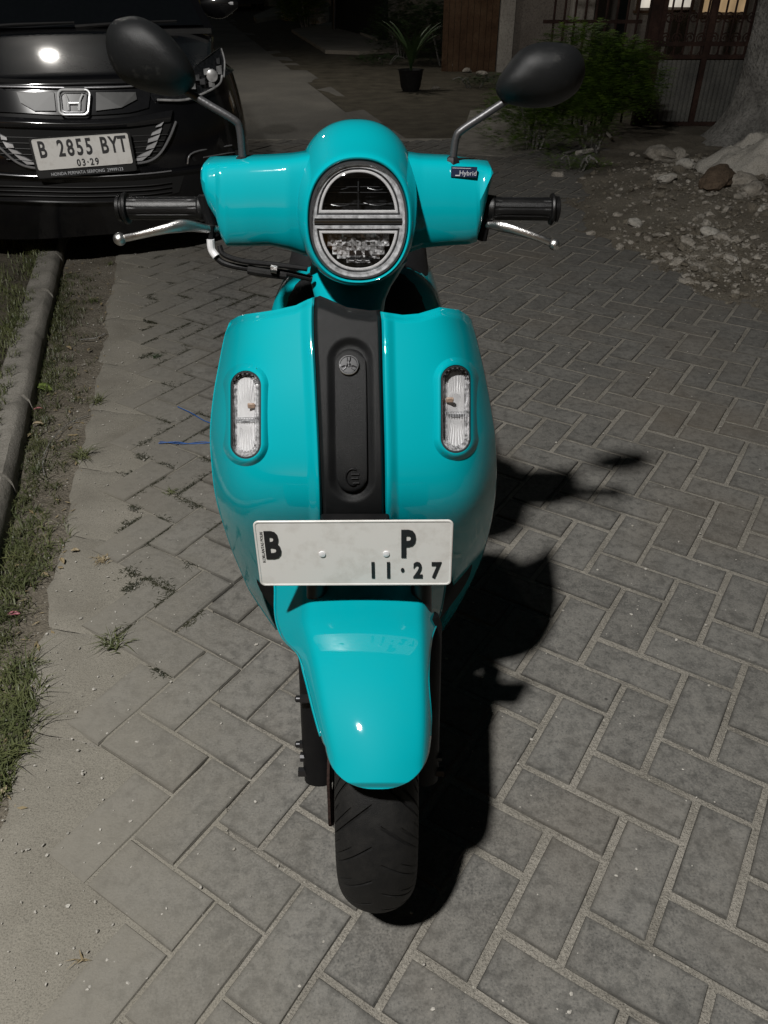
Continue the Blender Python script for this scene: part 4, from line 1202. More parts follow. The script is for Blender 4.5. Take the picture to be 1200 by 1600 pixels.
for t in lin(0, 2*pi, 65):
    cc = Vector((cxr, 2.09 + cos(t)*.18, .23 + sin(t)*.18)); rd = Vector((0, cos(t), sin(t)))
    rings.append([cc + rd*.05*cos(a) + Vector((.055*sin(a), 0, 0)) for a in [2*pi*k/16 for k in range(16)]])
mb.loft(rings, False).build('rear_tyre', M['rubber'], sc)
mb = MB(); mb.tube([(cxr-.04, 2.09, .23), (cxr+.04, 2.09, .23)], .14, 32); mb.build('rear_rim', M['darkmetal'], sc)
mb = MB(); mb.tube([(cxr-.12, 1.5, .28), (cxr-.16, 1.55, .03), (cxr-.16, 1.6, .008)], .011, 10); mb.build('stand_leg', M['darkmetal'], sc); mb = MB(); mb.tube([(cxr+.12, 1.5, .28), (cxr+.16, 1.55, .03), (cxr+.16, 1.6, .008)], .011, 10); mb.build('stand_leg', M['darkmetal'], sc)
mb = MB(); mb.tube([(cxr-.10, 2.17, .66), (cxr-.10, 2.22, .72), (cxr+.10, 2.22, .72), (cxr+.10, 2.17, .66)], .01, 10); mb.build('grab_rail', M['steel'], sc)

# ================================================================== PARKED BLACK CAR
cc = P(128, 238, 4.02); CY = R(17)
car = empty('parked_car', (cc.x, cc.y, 0), 'glossy black car parked at the kerb facing the viewer behind the scooter', 'car', rz=CY)
CI = Matrix.Translation((cc.x, cc.y, 0)) @ Matrix.Rotation(CY, 4, 'Z'); CII = CI.inverted()
def CL(px, py, yl):                              # car coordinates on the plane y = yl
    o_ = CII @ O; d = (CII.to_3x3() @ ray(px, py)); t = (yl - o_.y)/d.y; return o_ + d*t
HWD = .885
def plan(x, z=0):                                # front surface: how far back the body is at lateral x
    k = tab([(0, .12), (.2, .06), (.34, 0), (.62, .0), (.74, .03), (.86, .07), (.9, .10), (1.0, .2)], z)
    t = min(1, abs(x)/HWD)
    return k + .02 + .62*(1 - (1 - t**3.2)**.6)
def CF(px, py, lift=0):
    y = .05
    for _ in range(8):
        q = CL(px, py, y); y = plan(q.x, q.z) - lift
    return CL(px, py, y)
# hull: sections through heights, plan outline going round the nose and back along the sides
def hull():
    NZ = [.17, .22, .30, .42, .55, .66, .76, .82, .86]
    V = []; Fc = []; xs = [sin(t) for t in lin(-pi/2, pi/2, 49)]
    for z in NZ:
        row = []
        ins = tab([(.17, .05), (.3, .0), (.6, 0), (.8, .03), (.9, .06)], z)
        for y in (4.25, 3.4, 2.4, 1.6, 1.0): row.append((-HWD + ins - (.0), y, z + (.02 if y > 1 else 0)*(z > .7)*y))
        for x in xs: row.append((x*(HWD - ins), plan(x*HWD*.999, z), z))
        for y in (1.0, 1.6, 2.4, 3.4, 4.25): row.append((HWD - ins, y, z + (.02 if y > 1 else 0)*(z > .7)*y))
        V.append(row)
    n = len(V[0]); Vf = [v for r in V for v in r]
    for j in range(len(V)-1):
        for i in range(n-1): Fc.append((j*n+i, j*n+i+1, (j+1)*n+i+1, (j+1)*n+i))
    return obj('car_body', Vf, Fc, M['carpaint'], car, ang=40)
hull()
def bonnet_z(x, t):                              # t: 0 lip .. 1 screen base
    y = lerp(.14, 1.02, t); e = abs(x)/.78
    return .872 + .17*(1-(1-t)**1.5)*.95 - .05*e**3 - .012*math.exp(-((e-.62)/.10)**2) + .008
V = []; Fc = []; nx, ny = 40, 20
for j in range(ny+1):
    t = j/ny
    for i in range(nx+1):
        q = i/nx*2-1; hw = lerp(.66, .80, t**.6); x = q*hw; y = lerp(plan(x, .86) - .01, 1.02 + .10*(1-q*q)*0 , t)
        if t > 0: y = max(y, plan(x, .86))
        z = bonnet_z(x, t) - (.02 if j == 0 else 0)
        V.append((x, y, z))
for j in range(ny):
    for i in range(nx): Fc.append((j*(nx+1)+i, j*(nx+1)+i+1, (j+1)*(nx+1)+i+1, (j+1)*(nx+1)+i))
bon = obj('bonnet', V, Fc, M['carpaint'], car, ang=50); mod(bon, 'SOLIDIFY', thickness=.01)
for sgn in (-1, 1):                               # front wings
    V = []; Fc = []
    for j in range(13):
        t = j/12; y0 = lerp(.42, 1.5, t)
        for i in range(7):
            q = i/6; xi = lerp(.70, .80, t**.6)*1.0; x = lerp(xi, HWD - .055, q)
            y = max(plan(x, .86) if t == 0 else 0, lerp(plan(x, .86), 1.5, t)); zi = bonnet_z(xi, min(1, t)) - .004
            V.append((sgn*x, y, lerp(zi, .862, q**1.8)))
    for j in range(12):
        for i in range(6): Fc.append((j*7+i, j*7+i+1, (j+1)*7+i+1, (j+1)*7+i))
    obj('front_wing', V, Fc, M['carpaint'], car, ang=60)
# cabin
def loftz(rings, name, m, parent): return MB().loft([[Vector(v) for v in r] for r in rings], True).build(name, m, parent, ang=30)
loftz([[(-.80, .98, 1.02), (.80, .98, 1.02), (.84, 4.1, 1.02), (-.84, 4.1, 1.02)], [(-.62, 1.75, 1.52), (.62, 1.75, 1.52), (.60, 3.7, 1.52), (-.60, 3.7, 1.52)], [(-.55, 2.0, 1.60), (.55, 2.0, 1.60), (.52, 3.5, 1.60), (-.52, 3.5, 1.60)]], 'cabin', M['carpaint'], car)
mb = MB(); mb.add([(-.74, .995, 1.045), (.74, .995, 1.045), (.60, 1.67, 1.49), (-.60, 1.67, 1.49)], [(0, 1, 2, 3)])
ws = mb.build('windscreen', M['carglass'], car, smooth=False)
for v in ws.data.vertices: v.co.y -= .02
mb = MB(); mb.box((-.78, .93, 1.005), (.78, 1.03, 1.03)); mb.build('cowl_panel', M['carplastic'], car, smooth=False)
for x0, x1 in ((-.55, .05), (.05, .60)):
    mb = MB(); mb.tube([(x0, .97, 1.045), (lerp(x0, x1, .5), .985, 1.06), (x1, 1.0, 1.065)], [.012, .008, .005], 6); mb.build('wiper', M['carplastic'], car)
for sgn in (-1, 1):
    mb = MB()
    rings = []
    for t in lin(0, 1, 8):
        w = .085*math.sin(pi*min(1, t*1.0+.0)*.9 + .25)**.6 if 0 < t < 1 else .03
        rings.append([Vector((sgn*(.80 + .23*t), 1.62 + .07*cos(a)*(.7+.3*w/.085) - .03*t, 1.13 + w*sin(a))) for a in [2*pi*k/16 for k in range(16)]])
    mb.loft(rings, True); mm = mb.build('door_mirror', M['carpaint'], car)
    mb = MB(); mb.add([(sgn*.85, 1.692, 1.07), (sgn*1.01, 1.672, 1.07), (sgn*1.01, 1.672, 1.19), (sgn*.85, 1.692, 1.20)], [(0, 1, 2, 3)]); mb.build('mirror_glass', M['chrome'], mm, smooth=False)
    mb = MB(); mb.tube([(sgn*.865, 1.56, 1.135), (sgn*1.0, 1.535, 1.13)], .009, 6); mb.build('mirror_indicator', M['satin'], mm)
for x in (-.80, .80):
    for y in (.88, 3.45):
        mb = MB(); pts = [Vector((x, y + cos(a)*.25, .33 + sin(a)*.25)) for a in lin(0, 2*pi, 41)]
        mb.tube(pts, .08, 12, False); wh = mb.build('wheel', M['rubber'], car)
        mb = MB(); mb.tube([(x-.09, y, .33), (x+.09, y, .33)], .19, 28); mb.build('wheel_rim', M['satin'], wh)
mb = MB(); mb.box((-.8, .3, .17), (.8, 4.1, .5)); mb.build('underbody', M['carplastic'], car, smooth=False)

def patch(name, pts, lift, m, parent, th=.012, smooth=True, sub=None):
    """a flat-ish solid patch following the nose, outlined by photographed corners"""
    q = [CF(x, y, lift) for x, y in pts]; n = len(q)
    back = [v + Vector((0, th, 0)) for v in q]
    cen = sum(q, Vector())/n; 
    V = q + back; Fc = [tuple(range(n))[::-1]] + [(k, (k+1) % n, n+(k+1) % n, n+k) for k in range(n)]
    return obj(name, V, Fc, m, parent, False)
def band(name, top, bot, lift, m, parent, n=30, th=.015, seg=6, bulge=0):
    """solid band between two photographed lines, wrapped over the nose"""
    V = []; Fc = []
    for i in range(n+1):
        t = i/n; x0 = lerp(top[0][0], top[-1][0], t); x1 = lerp(bot[0][0], bot[-1][0], t)
        a = (x0, stab(top, x0)); b_ = (x1, stab(bot, x1))
        for j in range(seg+1):
            q = j/seg; V.append(CF(lerp(a[0], b_[0], q), lerp(a[1], b_[1], q), lift + bulge*math.sin(pi*q)))
        V.append(V[-1] + Vector((0, th, 0))); V.append(V[-1-seg-1] + Vector((0, th, 0)))
    m_ = seg+3
    for i in range(n):
        for j in range(seg+1): Fc.append((i*m_+j, i*m_+j+1, (i+1)*m_+j+1, (i+1)*m_+j))
        Fc.append((i*m_+seg+2, i*m_, (i+1)*m_, (i+1)*m_+seg+2))
    return obj(name, V, Fc, m, parent, True, 40)
def cline(name, pts, r, m, parent, lift=.006, flat=1.0, k=6):
    return MB().tube(catmull([CF(x, y, lift) for x, y in pts], k), r, 8, flat=flat).build(name, M[m] if isinstance(m, str) else m, parent)
M['gloss'] = simple('piano_black', (.012, .012, .013), .12, 0, 1)
M['void'] = simple('grille_void', (.0015,)*3, .9)
M['darkchrome'] = simple('dark_chrome', (.32, .32, .33), .22, .6)
# upper grille face
ug = band('upper_grille', [(-60, 139), (30, 142), (115, 143), (200, 141), (236, 137)], [(-60, 172), (30, 176), (115, 180), (200, 176), (232, 168)], .012, M['gloss'], car)
band('upper_grille_chin', [(-70, 178), (30, 184), (115, 187), (200, 183), (270, 172)], [(-60, 196), (30, 199), (115, 201), (200, 198), (266, 190)], .02, M['gloss'], ug, bulge=.012)
band('bonnet_gap', [(-60, 120), (30, 124), (115, 125), (200, 123), (230, 120)], [(-60, 126), (30, 130), (115, 131), (200, 129), (232, 126)], .006, M['void'], car)
cline('bonnet_edge_trim', [(-40, 134), (40, 136), (100, 137)], .004, 'darkchrome', ug, .016); cline('bonnet_edge_trim', [(132, 137), (180, 136), (232, 133)], .004, 'darkchrome', ug, .016)
for pts in ([(26, 144), (84, 144), (87, 173), (54, 173), (32, 160)], [(150, 144), (212, 144), (214, 155), (190, 168), (150, 173)]):  # tinted panels paint reflections onto the glossy grille face
    patch('painted_grille_reflection', pts, .026, M['grillereflection'] if 'grillereflection' in M else M.setdefault('grillereflection', simple('grille_reflection_tint', (.022, .023, .022), .4, 0, 0, var=.7, vs=14)), ug, .012)
# emblem: outlined square with the wide-shouldered letter
em = None
def sq_ring(x0, y0, x1, y1, r, lift, k=5, tap=0):
    pts = []
    for cx_, cy_, a0 in ((x1-r, y0+r, -90), (x1-r-tap, y1-r, 0), (x0+r+tap, y1-r, 90), (x0+r, y0+r, 180)):
        for i in range(k+1):
            a = R(a0 + 90*i/k); pts.append(CF(cx_ + r*cos(a), cy_ + r*sin(a), lift))
    return pts
rg = sq_ring(90.5, 140, 140, 179, 8, .045, tap=2)
em = MB().tube(rg + rg[:1], .0052, 8, False).build('emblem', M['chrome2'] if 'chrome2' in M else M.setdefault('chrome2', simple('bright_emblem', (.80, .81, .82), .28, .3)), car)
rg2 = sq_ring(95, 144, 135.5, 175, 6, .042, tap=2)
MB().tube(rg2 + rg2[:1], .0022, 6, False).build('emblem_inner_line', M['darkchrome'], em)
patch('emblem_field', [(93, 143), (137, 143), (135, 177), (96, 177)], .030, M['lensblack'], em, .012)
mb = MB()
for pts in ([(101.5, 147), (106, 158), (107, 173)], [(129, 147), (124.5, 158), (123.5, 173)]): mb.tube(catmull([CF(x, y, .042) for x, y in pts], 5), [.0045]*6 + [.0065]*5, 8)
mb.tube([CF(105.5, 161, .042), CF(125, 161, .042)], .0055, 8)
mb.build('emblem_letter', M['chrome2'], em)
# lower grille opening
lg = band('lower_grille', [(-36, 196), (20, 202), (120, 205), (200, 202), (268, 192)], [(-30, 226), (30, 256), (120, 264), (200, 258), (246, 248)], .004, M['void'], car, seg=4)
for k, y in enumerate((213, 222, 231, 240, 249)):
    cline('grille_slat', [(lerp(-28, 20, k/5), y), (120, y+3), (lerp(262, 235, k/5), y-3)], .004, 'carplastic', lg, .012)
cline('grille_surround', [(-20, 214), (0, 231), (20, 249), (38, 259), (58, 263)], .006, 'darkchrome', lg, .02, k=8)
cline('grille_surround', [(275, 190), (265, 215), (250, 240), (232, 252), (206, 256)], .006, 'darkchrome', lg, .02, k=8)
M['fin'] = simple('silver_fin', (.50, .50, .51), .35, .3)
fins_r = [[(256, 190), (245, 197), (243, 199), (252, 197)], [(253, 200), (238, 208), (236, 212), (250, 208)], [(250, 210), (232, 218), (231, 223), (246, 219)], [(246, 221), (230, 229), (228, 234), (241, 231)], [(240, 233), (224, 240), (214, 246), (233, 243)], [(231, 244), (212, 248), (208, 252), (222, 251)]]
for f_ in fins_r: patch('grille_fin', f_, .022, M['fin'], lg, .02)
for f_ in [[(0, 210), (10, 215), (11, 219), (2, 218)], [(4, 221), (20, 226), (22, 231), (10, 231)], [(12, 232), (26, 236), (34, 241), (20, 240)], [(22, 241), (38, 246), (50, 252), (32, 250)], [(34, 251), (52, 254), (56, 257), (42, 257)], [(-14, 200), (-2, 205), (0, 209), (-8, 207)]]: patch('grille_fin', f_, .022, M['fin'], lg, .02)
# lower bumper
band('bumper_lip', [(-70, 262), (30, 272), (130, 274), (230, 270), (318, 258)], [(-70, 268), (30, 278), (130, 281), (230, 277), (320, 266)], .02, M['carpaint'], car, bulge=.006)
cline('bumper_trim', [(-40, 268), (30, 274.5), (133, 276), (220, 272), (268, 267)], .0035, 'darkchrome', car, .032)
li = band('lower_intake', [(-60, 276), (10, 283), (130, 286), (230, 281), (288, 274)], [(-40, 312), (20, 316), (130, 318), (230, 314), (280, 300)], .002, M['void'], car, seg=4)
for y in (290, 297, 304): cline('intake_slat', [(-30, y), (20, y+1), (130, y+3), (225, y), (268, y-5)], .0035, 'carplastic', li, .012)
cline('intake_lip', [(-30, 311), (32, 314), (130, 316), (230, 312)], .007, 'gloss', li, .016)
# fog lamp recess, both sides
for mir in (0, 1):
    mx = lambda x: x if not mir else 240 - x
    fr_ = patch('fog_recess', [(mx(x), y) for x, y in ([(297, 243), (310, 234), (362, 226), (364, 236), (352, 248), (303, 252)] if not mir else [(303, 252), (352, 248), (364, 236), (362, 226), (310, 234), (297, 243)])], .004, M['void'], car, .01)
    cline('fog_trim', [(mx(293), 256), (mx(303), 238), (mx(362), 227)], .004, 'darkchrome', fr_, .012)
    cline('fog_trim', [(mx(318), 246), (mx(352), 240), (mx(366), 238)], .003, 'darkchrome', fr_, .010)
# headlamps
def headlamp(mir):
    mx = (lambda x: x) if not mir else (lambda x: 236 - x)
    base = [(228, 140), (262, 132), (300, 108), (330, 84), (345, 74), (350, 92), (348, 122), (332, 140), (292, 156), (240, 158)]
    if mir: base = base[::-1]
    hl = patch('headlamp', [(mx(x), y) for x, y in base], .006, M['lensblack'], car, .02)
    rr = random.Random(9)
    for i, (x, y, w, h) in enumerate([(318, 108, 9, 9), (330, 114, 10, 10), (338, 104, 8, 12), (312, 124, 8, 8), (326, 128, 9, 8), (302, 118, 9, 8), (296, 132, 9, 7), (338, 92, 5, 8)]):
        q = [(mx(x+a), y+b_) for a, b_ in ((0, 0), (w, -2), (w+1, h), (1, h))]
        patch('lamp_facet', q if not mir else q[::-1], .010 + rr.uniform(0, .01), M['facet2'] if i % 2 else M['satin2'], hl, .012)
    c_ = CF(mx(331), 118, .018); mb = MB(); mb.tube([c_, c_ + Vector((0, -.012, 0)), c_ + Vector((0, -.018, 0))], [.03, .028, .012], 18); mb.build('projector', M['satin2'], hl)
    cline('daylight_strip', [(mx(x), y) for x, y in ((246, 156), (288, 156), (318, 146), (342, 132), (347, 118))], .0055, 'satin2', hl, .024)
    cline('headlamp_upper_trim', [(mx(x), y) for x, y in ((346, 76), (351, 96), (350, 120))], .004, 'satin2', hl, .012)
M['facet2'] = simple('lamp_facet', (.14, .14, .145), .2, .5, var=.6, vs=30); M['satin2'] = simple('lamp_bright', (.42, .42, .42), .3, .3, var=.4, vs=25)
headlamp(False); headlamp(True)
# number plate
c = CF(130, 237, .045); cm = frame(c, Vector((1, 0, .02)), Vector((-.02, .12, 1)))
sgc = 1 if cm[1][2] < 0 else -1
fr_ = plate('plate_frame', .462, .176, cm @ Matrix.Translation((0, -.014, -.004*sgc)), M['carplastic'], car, .003, .012, .001, sgn=sgc)
cp_ = plate('number_plate', .438, .134, cm, M['white'], car, .002, .010, .001, z0=.003, sgn=sgc)
for ch, px_ in (('B', 67), ('2', 96), ('8', 110.5), ('5', 125), ('5', 139.5), ('B', 164), ('Y', 179), ('T', 193)):
    text_obj('plate_letter', ch, .098, cm @ Matrix.Translation(((px_-129)*.00290, .018, .0062*sgc)), M['ink'], cp_, .0006, sx=.66, bold=.0026)
for ch, px_ in (('0', 118.5), ('3', 126.5), ('·', 133), ('2', 139.5), ('9', 147.5)):
    text_obj('plate_digit', ch, .042, cm @ Matrix.Translation(((px_-129)*.00290, -.047, .0062*sgc)), M['ink'], cp_, .0006, sx=.85, bold=.0012)
text_obj('frame_text', 'HONDA PERMATA SERPONG  29999123', .020, cm @ Matrix.Translation((0, -.088, .0015*sgc)), M['silver'], fr_, .0003, sx=.95)

# ================================================================== BACKGROUND, dim
def at(px, py, Y): return P(px, py, Y)
def boxobj(name, lo, hi, m, parent=None, bev=0, Mx=None):
    o = MB().box(lo, hi, Mx).build(name, M[m], parent, smooth=False)
    if bev: bevel(o, bev, 2)
    return o
# pale pillars and the wall between them
p1 = G(787, 112); p2 = P(897, 100, p1.y + .1)
boxobj('gate_pillar', (p1.x-.11, p1.y, -.09), (p1.x+.11, p1.y+.22, 2.5), 'pillar', None, .008); tag(bpy.data.objects['gate_pillar'], 'pale narrow concrete pillar at the left end of the rendered wall', 'pillar')
o = boxobj('gate_pillar', (p2.x-.17, p2.y-.2, -.09), (p2.x+.17, p2.y+.2, 2.5), 'pillar', None, .008); tag(o, 'wider pale concrete pillar above the fern bush', 'pillar')
o = boxobj('garden_wall', (p1.x+.115, p1.y+.08, -.09), (p2.x-.175, p1.y+.24, 2.2), 'wall'); tag(o, 'brown grey rendered garden wall between the two pale pillars', 'wall')
# brown board fence left of the pillar
fe = empty('board_fence', (1.4, 13.2, 0), 'brown vertical board fence left of the narrow pale pillar', 'fence')
x = p1.x - .12; r = random.Random(2)
for k in range(9):
    w = r.uniform(.085, .105); boxobj('board', (x-w, p1.y + .1 + r.uniform(0, .012), -.05), (x-.006, p1.y+.13, 2.0+r.uniform(-.03, .03)), 'wood', fe); x -= w
for z in (.3, 1.5): boxobj('rail', (x, p1.y+.135, z), (p1.x-.12, p1.y+.18, z+.08), 'wood', fe)
# ground aprons and a painted pool of light
def slabpoly(name, pts, z, th, m, label=None, cat=None, kind=None):
    q = [G(x, y, z) for x, y in pts]; n = len(q)
    V = q + [v - Vector((0, 0, th)) for v in q]
    o = obj(name, V, [tuple(range(n))[::-1]] + [(k, (k+1) % n, n+(k+1) % n, n+k) for k in range(n)], M[m], None, False)
    if kind: o['kind'] = kind
    return o
slabpoly('driveway_apron', [(455, 46), (520, 34), (606, 48), (690, 62), (640, 76), (560, 80), (508, 78)], .05, .15, 'apron', kind='structure')
slabpoly('painted_lamplight', [(735, 172), (800, 166), (880, 170), (912, 196), (862, 232), (790, 244), (712, 240)], .004, .03, 'curb', kind='structure')  # paler sheet paints a pool of lamplight onto the lane
slabpoly('side_ramp', [(396, 24), (440, 6), (452, 4), (446, 22), (400, 30)], .10, .2, 'apron', kind='structure')
# dark sliding gate seen at an angle
gA = G(598, 62, .05); gB = G(520, 42, .05); gd = (gB - gA); gl = gd.length; gd.normalize()
gt = empty('sliding_gate', gA, 'dark blue black sheet gate standing open across the driveway', 'gate', rz=atan2(gd.y, gd.x))
k = 0.0
while k < gl:
    boxobj('gate_sheet', (k, -.012 + (.01 if int(k*8) % 2 else 0), .06), (k+.118, .012, 2.0), 'gate', gt); k += .12
boxobj('gate_frame', (-.03, -.03, .0), (gl, .03, .06), 'gate', gt); boxobj('gate_frame', (-.03, -.03, 2.0), (gl, .03, 2.06), 'gate', gt)
boxobj('gate_post', (-.16, -.05, 0), (-.03, .05, 2.1), 'gate', gt)
mb = MB(); q0 = G(522, 46, .05); mb.tube([q0, q0 + Vector((.1, 0, 1.9))], [.05, .05], 10); o = mb.build('gate_post', M['darkmetal']); tag(o, 'dark shiny round post at the far end of the driveway gate', 'post')
sill = slabpoly('gate_sill', [(546, 44), (552, 42), (592, 56), (590, 61)], .09, .08, 'stone_pale'); tag(sill, 'pale strip of stone along the foot of the dark gate', 'sill')
o = MB().box((-.05, -.03, 0), (.05, .03, 2.0), Matrix.Translation(G(606, 52, .05))).build('gap_light_strip', M['gapglow'] if 'gapglow' in M else M.setdefault('gapglow', emis('glowing_gap_strip', (.8, .9, .55), .28)), None, False); tag(o, 'narrow pale green glowing strip standing for light through the gap right of the dark gate', 'window')  # glowing box imitates light showing through a gap beside the gate
# house walls closing the street
o = boxobj('house_wall', (-.1, 20.5, -.09), (5.2, 20.8, 4), 'wall'); tag(o, 'dim house wall behind the potted palm and fence', 'wall')
o = boxobj('house_wall', (-7.5, 42, -.09), (-1.8, 42.4, 5), 'wall'); tag(o, 'far dim house wall closing the end of the lane', 'wall')
o = boxobj('house_wall', (p2.x + .35, 12.3, -.09), (9.5, 12.6, 3.6), 'wall')
tag(o, 'dark house wall behind the ornamental iron gate', 'wall')
wz = 12.27
for (x0, y0, x1, y1, m, lab) in ((1040, -90, 1078, 11, 'lit', 'bright white lit window seen through the iron gate'), (1117, -90, 1161, 19, 'litwarm', 'warm beige lit curtain at the right of the iron gate'), (1005, -40, 1014, 12, 'lit', 'thin bright light slit left of the iron gate')):
    a = at(x0, y0, wz); b_ = at(x1, y1, wz)
    w_ = empty('house_window', ((a.x+b_.x)/2, wz, b_.z), lab, 'window')
    boxobj('pane', (a.x, wz-.02, b_.z), (b_.x, wz, a.z), m, w_)
    for xx in (a.x-.03, b_.x): boxobj('window_frame', (xx, wz-.05, b_.z-.03), (xx+.03, wz, a.z+.03), 'wood', w_)
    boxobj('window_sill', (a.x-.06, wz-.07, b_.z-.06), (b_.x+.06, wz, b_.z-.03), 'wood', w_)
# iron gate with corrugated lower sheets
YG = 8.6
ga = at(1004, 210, YG).x; gb = at(1140, 210, YG).x
ig = empty('iron_gate', ((ga+gb)/2, YG, 0), 'rusty ornamental iron gate with bars, scrolls and grey lower sheets', 'gate')
def zat(py): return at(600, py, YG).z
zb, zm = .02, zat(92)
for x in (ga, lerp(ga, gb, .52), gb - .0): boxobj('gate_stile', (x-.025, YG-.025, zb), (x+.025, YG+.025, 2.1), 'rust', ig)
for z in (zb, zm, zat(72), 2.05): boxobj('gate_rail', (ga, YG-.02, z), (gb, YG+.02, z+.035), 'rust', ig)
k = ga + .075
while k < gb - .03:
    mb = MB(); mb.tube([(k, YG, zm), (k, YG, 2.05)], .010, 6); mb.build('gate_bar', M['rust'], ig); k += .085
k = ga + .03
while k < gb - .03:
    o = boxobj('sheet_rib', (k, YG+.0, zb+.03), (k+.032, YG+.018, zm-.01), 'sheet', ig); k += .046
boxobj('sheet_backing', (ga, YG+.02, zb+.02), (gb, YG+.026, zm), 'sheet', ig)
def scroll(c, r, n=26, turns=1.6, fl=1):
    return [Vector((c[0] + fl*r*(1-t*.8)*cos(turns*2*pi*t), YG-.012, c[1] + r*(1-t*.8)*sin(turns*2*pi*t))) for t in lin(0, 1, n)]
for fx in (.12, .38, .64, .88):
    for zz in (zat(28), zat(60)):
        for f_ in (-1, 1):
            mb = MB(); mb.tube(scroll((lerp(ga, gb, fx) + f_*.05, zz), .05, fl=f_), .007, 5); mb.build('gate_scroll', M['rust'], ig)
for k in range(10):
    x = lerp(ga + .05, gb - .05, k/9); mb = MB(); mb.tube([(x - .02, YG-.015, zat(88)), (x, YG-.02, zat(80)), (x+.02, YG-.015, zat(88))], .006, 5); mb.build('gate_scroll', M['rust'], ig)
o = boxobj('gate_post', (gb+.03, YG-.06, -.05), (gb+.15, YG+.06, 2.3), 'rust'); tag(o, 'dark red brown iron post between the ornamental gate and the tree trunk', 'post')
o = boxobj('gate_post', (ga-.13, YG-.05, -.05), (ga-.03, YG+.05, 2.3), 'rust'); tag(o, 'rusty iron post at the left of the ornamental gate behind the fern bush', 'post')
r = random.Random(3)
fe2 = empty('iron_fence', (ga-.7, YG+.1, 0), 'dark rusty iron railing left of the ornamental gate', 'fence')
x = ga - .2
while x > ga - 1.05:
    mb = MB(); mb.tube([(x, YG+.15, 0), (x, YG+.15, 2.0)], .012, 6); mb.build('railing_bar', M['rust'], fe2); x -= .10
for z in (.55, zat(38), 1.9): boxobj('railing_rail', (ga-1.1, YG+.135, z), (ga-.15, YG+.165, z+.03), 'rust', fe2)
# tree trunk with buttress roots at the right border
def trunk(bx, by, label):
    V = []; Fc = []; n = 72; zs = [-.1, 0, .06, .12, .2, .3, .42, .6, .8, 1.1, 1.6, 2.2, 3.0]
    for z in zs:
        fl = math.exp(-max(0, z)/.20)
        for k in range(n):
            a = 2*pi*k/n
            rad = .30 + .03*cos(2*a+1) + fl*(.16 + .17*max(0, cos(3*a + 2.5))**2 + .12*max(0, cos(5*a+.4))**2) + .035*noise.noise(Vector((cos(a)*2.2, sin(a)*2.2, z*.9))) + .012*noise.noise(Vector((cos(a)*9, sin(a)*9, z*1.6)))
            V.append((bx + rad*cos(a) + .10*z*.2, by + rad*sin(a), z))
    for j in range(len(zs)-1):
        for k in range(n): Fc.append((j*n+k, j*n+(k+1) % n, (j+1)*n+(k+1) % n, (j+1)*n+k))
    t = empty('tree', (bx, by, 0), label, 'tree'); o = obj('trunk', V, Fc, M['bark'], t, True, 60)
    lm = MB(); r = random.Random(8)
    for i in range(900):
        p = Vector((bx + r.gauss(.1, .9), by + r.gauss(0, .9), 3.6 + r.gauss(0, .5)))
        blade(lm, p, .16, .03, r.uniform(0, 6.3), 1.2, r)
    lm.build('crown', M['dark_leaf'], t, False)
tp = G(1196, 236)
trunk(tp.x + .10, tp.y + .30, 'thick pale grey tree trunk with spreading roots at the right border')
# plants
def bush(name, c, rad, n, lw, ll, m, label, cat, seed=1, droop=.8, stems=10, group=None, hmin=0.0):
    r = random.Random(seed); t = empty(name, (c[0], c[1], 0), label, cat, group); mb = MB()
    lob = [(Vector((r.uniform(-.55, .55), r.uniform(-.55, .55), r.uniform(-.4, .6))), r.uniform(.45, .75)) for _ in range(9)]
    for i in range(n):
        q, s_ = lob[r.randrange(9)]
        d = Vector((r.gauss(0, 1), r.gauss(0, 1), r.gauss(0, 1))).normalized()
        w = q + d*s_*r.uniform(.7, 1.0)
        p = Vector((c[0] + w.x*rad[0], c[1] + w.y*rad[1], max(hmin + .02, c[2] + w.z*rad[2])))
        a = atan2(d.y, d.x) + r.uniform(-1, 1); L = ll*r.uniform(.5, 1.3)
        dr = Vector((cos(a), sin(a), r.uniform(-.3, .8))).normalized(); up = Vector((0, 0, 1)); sd = dr.cross(up).normalized()
        # a small frond: midrib with leaflets
        e = p + dr*L + Vector((0, 0, -droop*L*.4))
        for k in range(5):
            tt = (k+.5)/5; b0 = p.lerp(e, tt) + Vector((0, 0, .12*L*math.sin(pi*tt)))
            for f_ in (-1, 1):
                tip = b0 + sd*f_*lw*(1-tt*.6)*2.2 + dr*lw*.9
                mb.add([b0, b0 + dr*lw*.5, tip], [(0, 1, 2)])
    mb.build('foliage', M[m], t, False)
    sm = MB()
    for i in range(stems):
        a = r.uniform(0, 6.3); q = Vector((c[0] + cos(a)*rad[0]*.15, c[1] + sin(a)*rad[1]*.15, hmin - .03)); w = Vector((c[0] + cos(a)*rad[0]*.6, c[1] + sin(a)*rad[1]*.6, c[2] + rad[2]*.3))
        sm.tube(catmull([q, q.lerp(w, .5) + Vector((0, 0, .08)), w], 4), [.010]*5 + [.006]*4, 5)
    sm.build('stems', M['bark'], t)
    return t
b1 = G(915, 255); bush('fern_bush', (b1.x+.12, b1.y + .45, .48), (.46, .38, .42), 8000, .018, .13, 'fern', 'bushy yellow green fern in front of the wide pale pillar', 'bush', 4, hmin=0)
b1 = G(850, 245); bush('fern_bush', (b1.x - .05, b1.y + .35, .28), (.42, .35, .28), 3000, .016, .11, 'fern', 'low dark fern below the right mirror beside the yellow green one', 'bush', 5, hmin=0)
b1 = G(905, 272); bush('low_plant', (b1.x, b1.y + .12, .05), (.28, .16, .07), 500, .007, .05, 'fern', 'low green plant creeping at the foot of the fern bush', 'plant', 6, stems=4)
b1 = G(1075, 205); bush('low_plant', (b1.x, b1.y + .5, .18), (.34, .25, .16), 600, .010, .09, 'fern', 'small green plant growing before the iron gate sheets', 'plant', 9, stems=5)
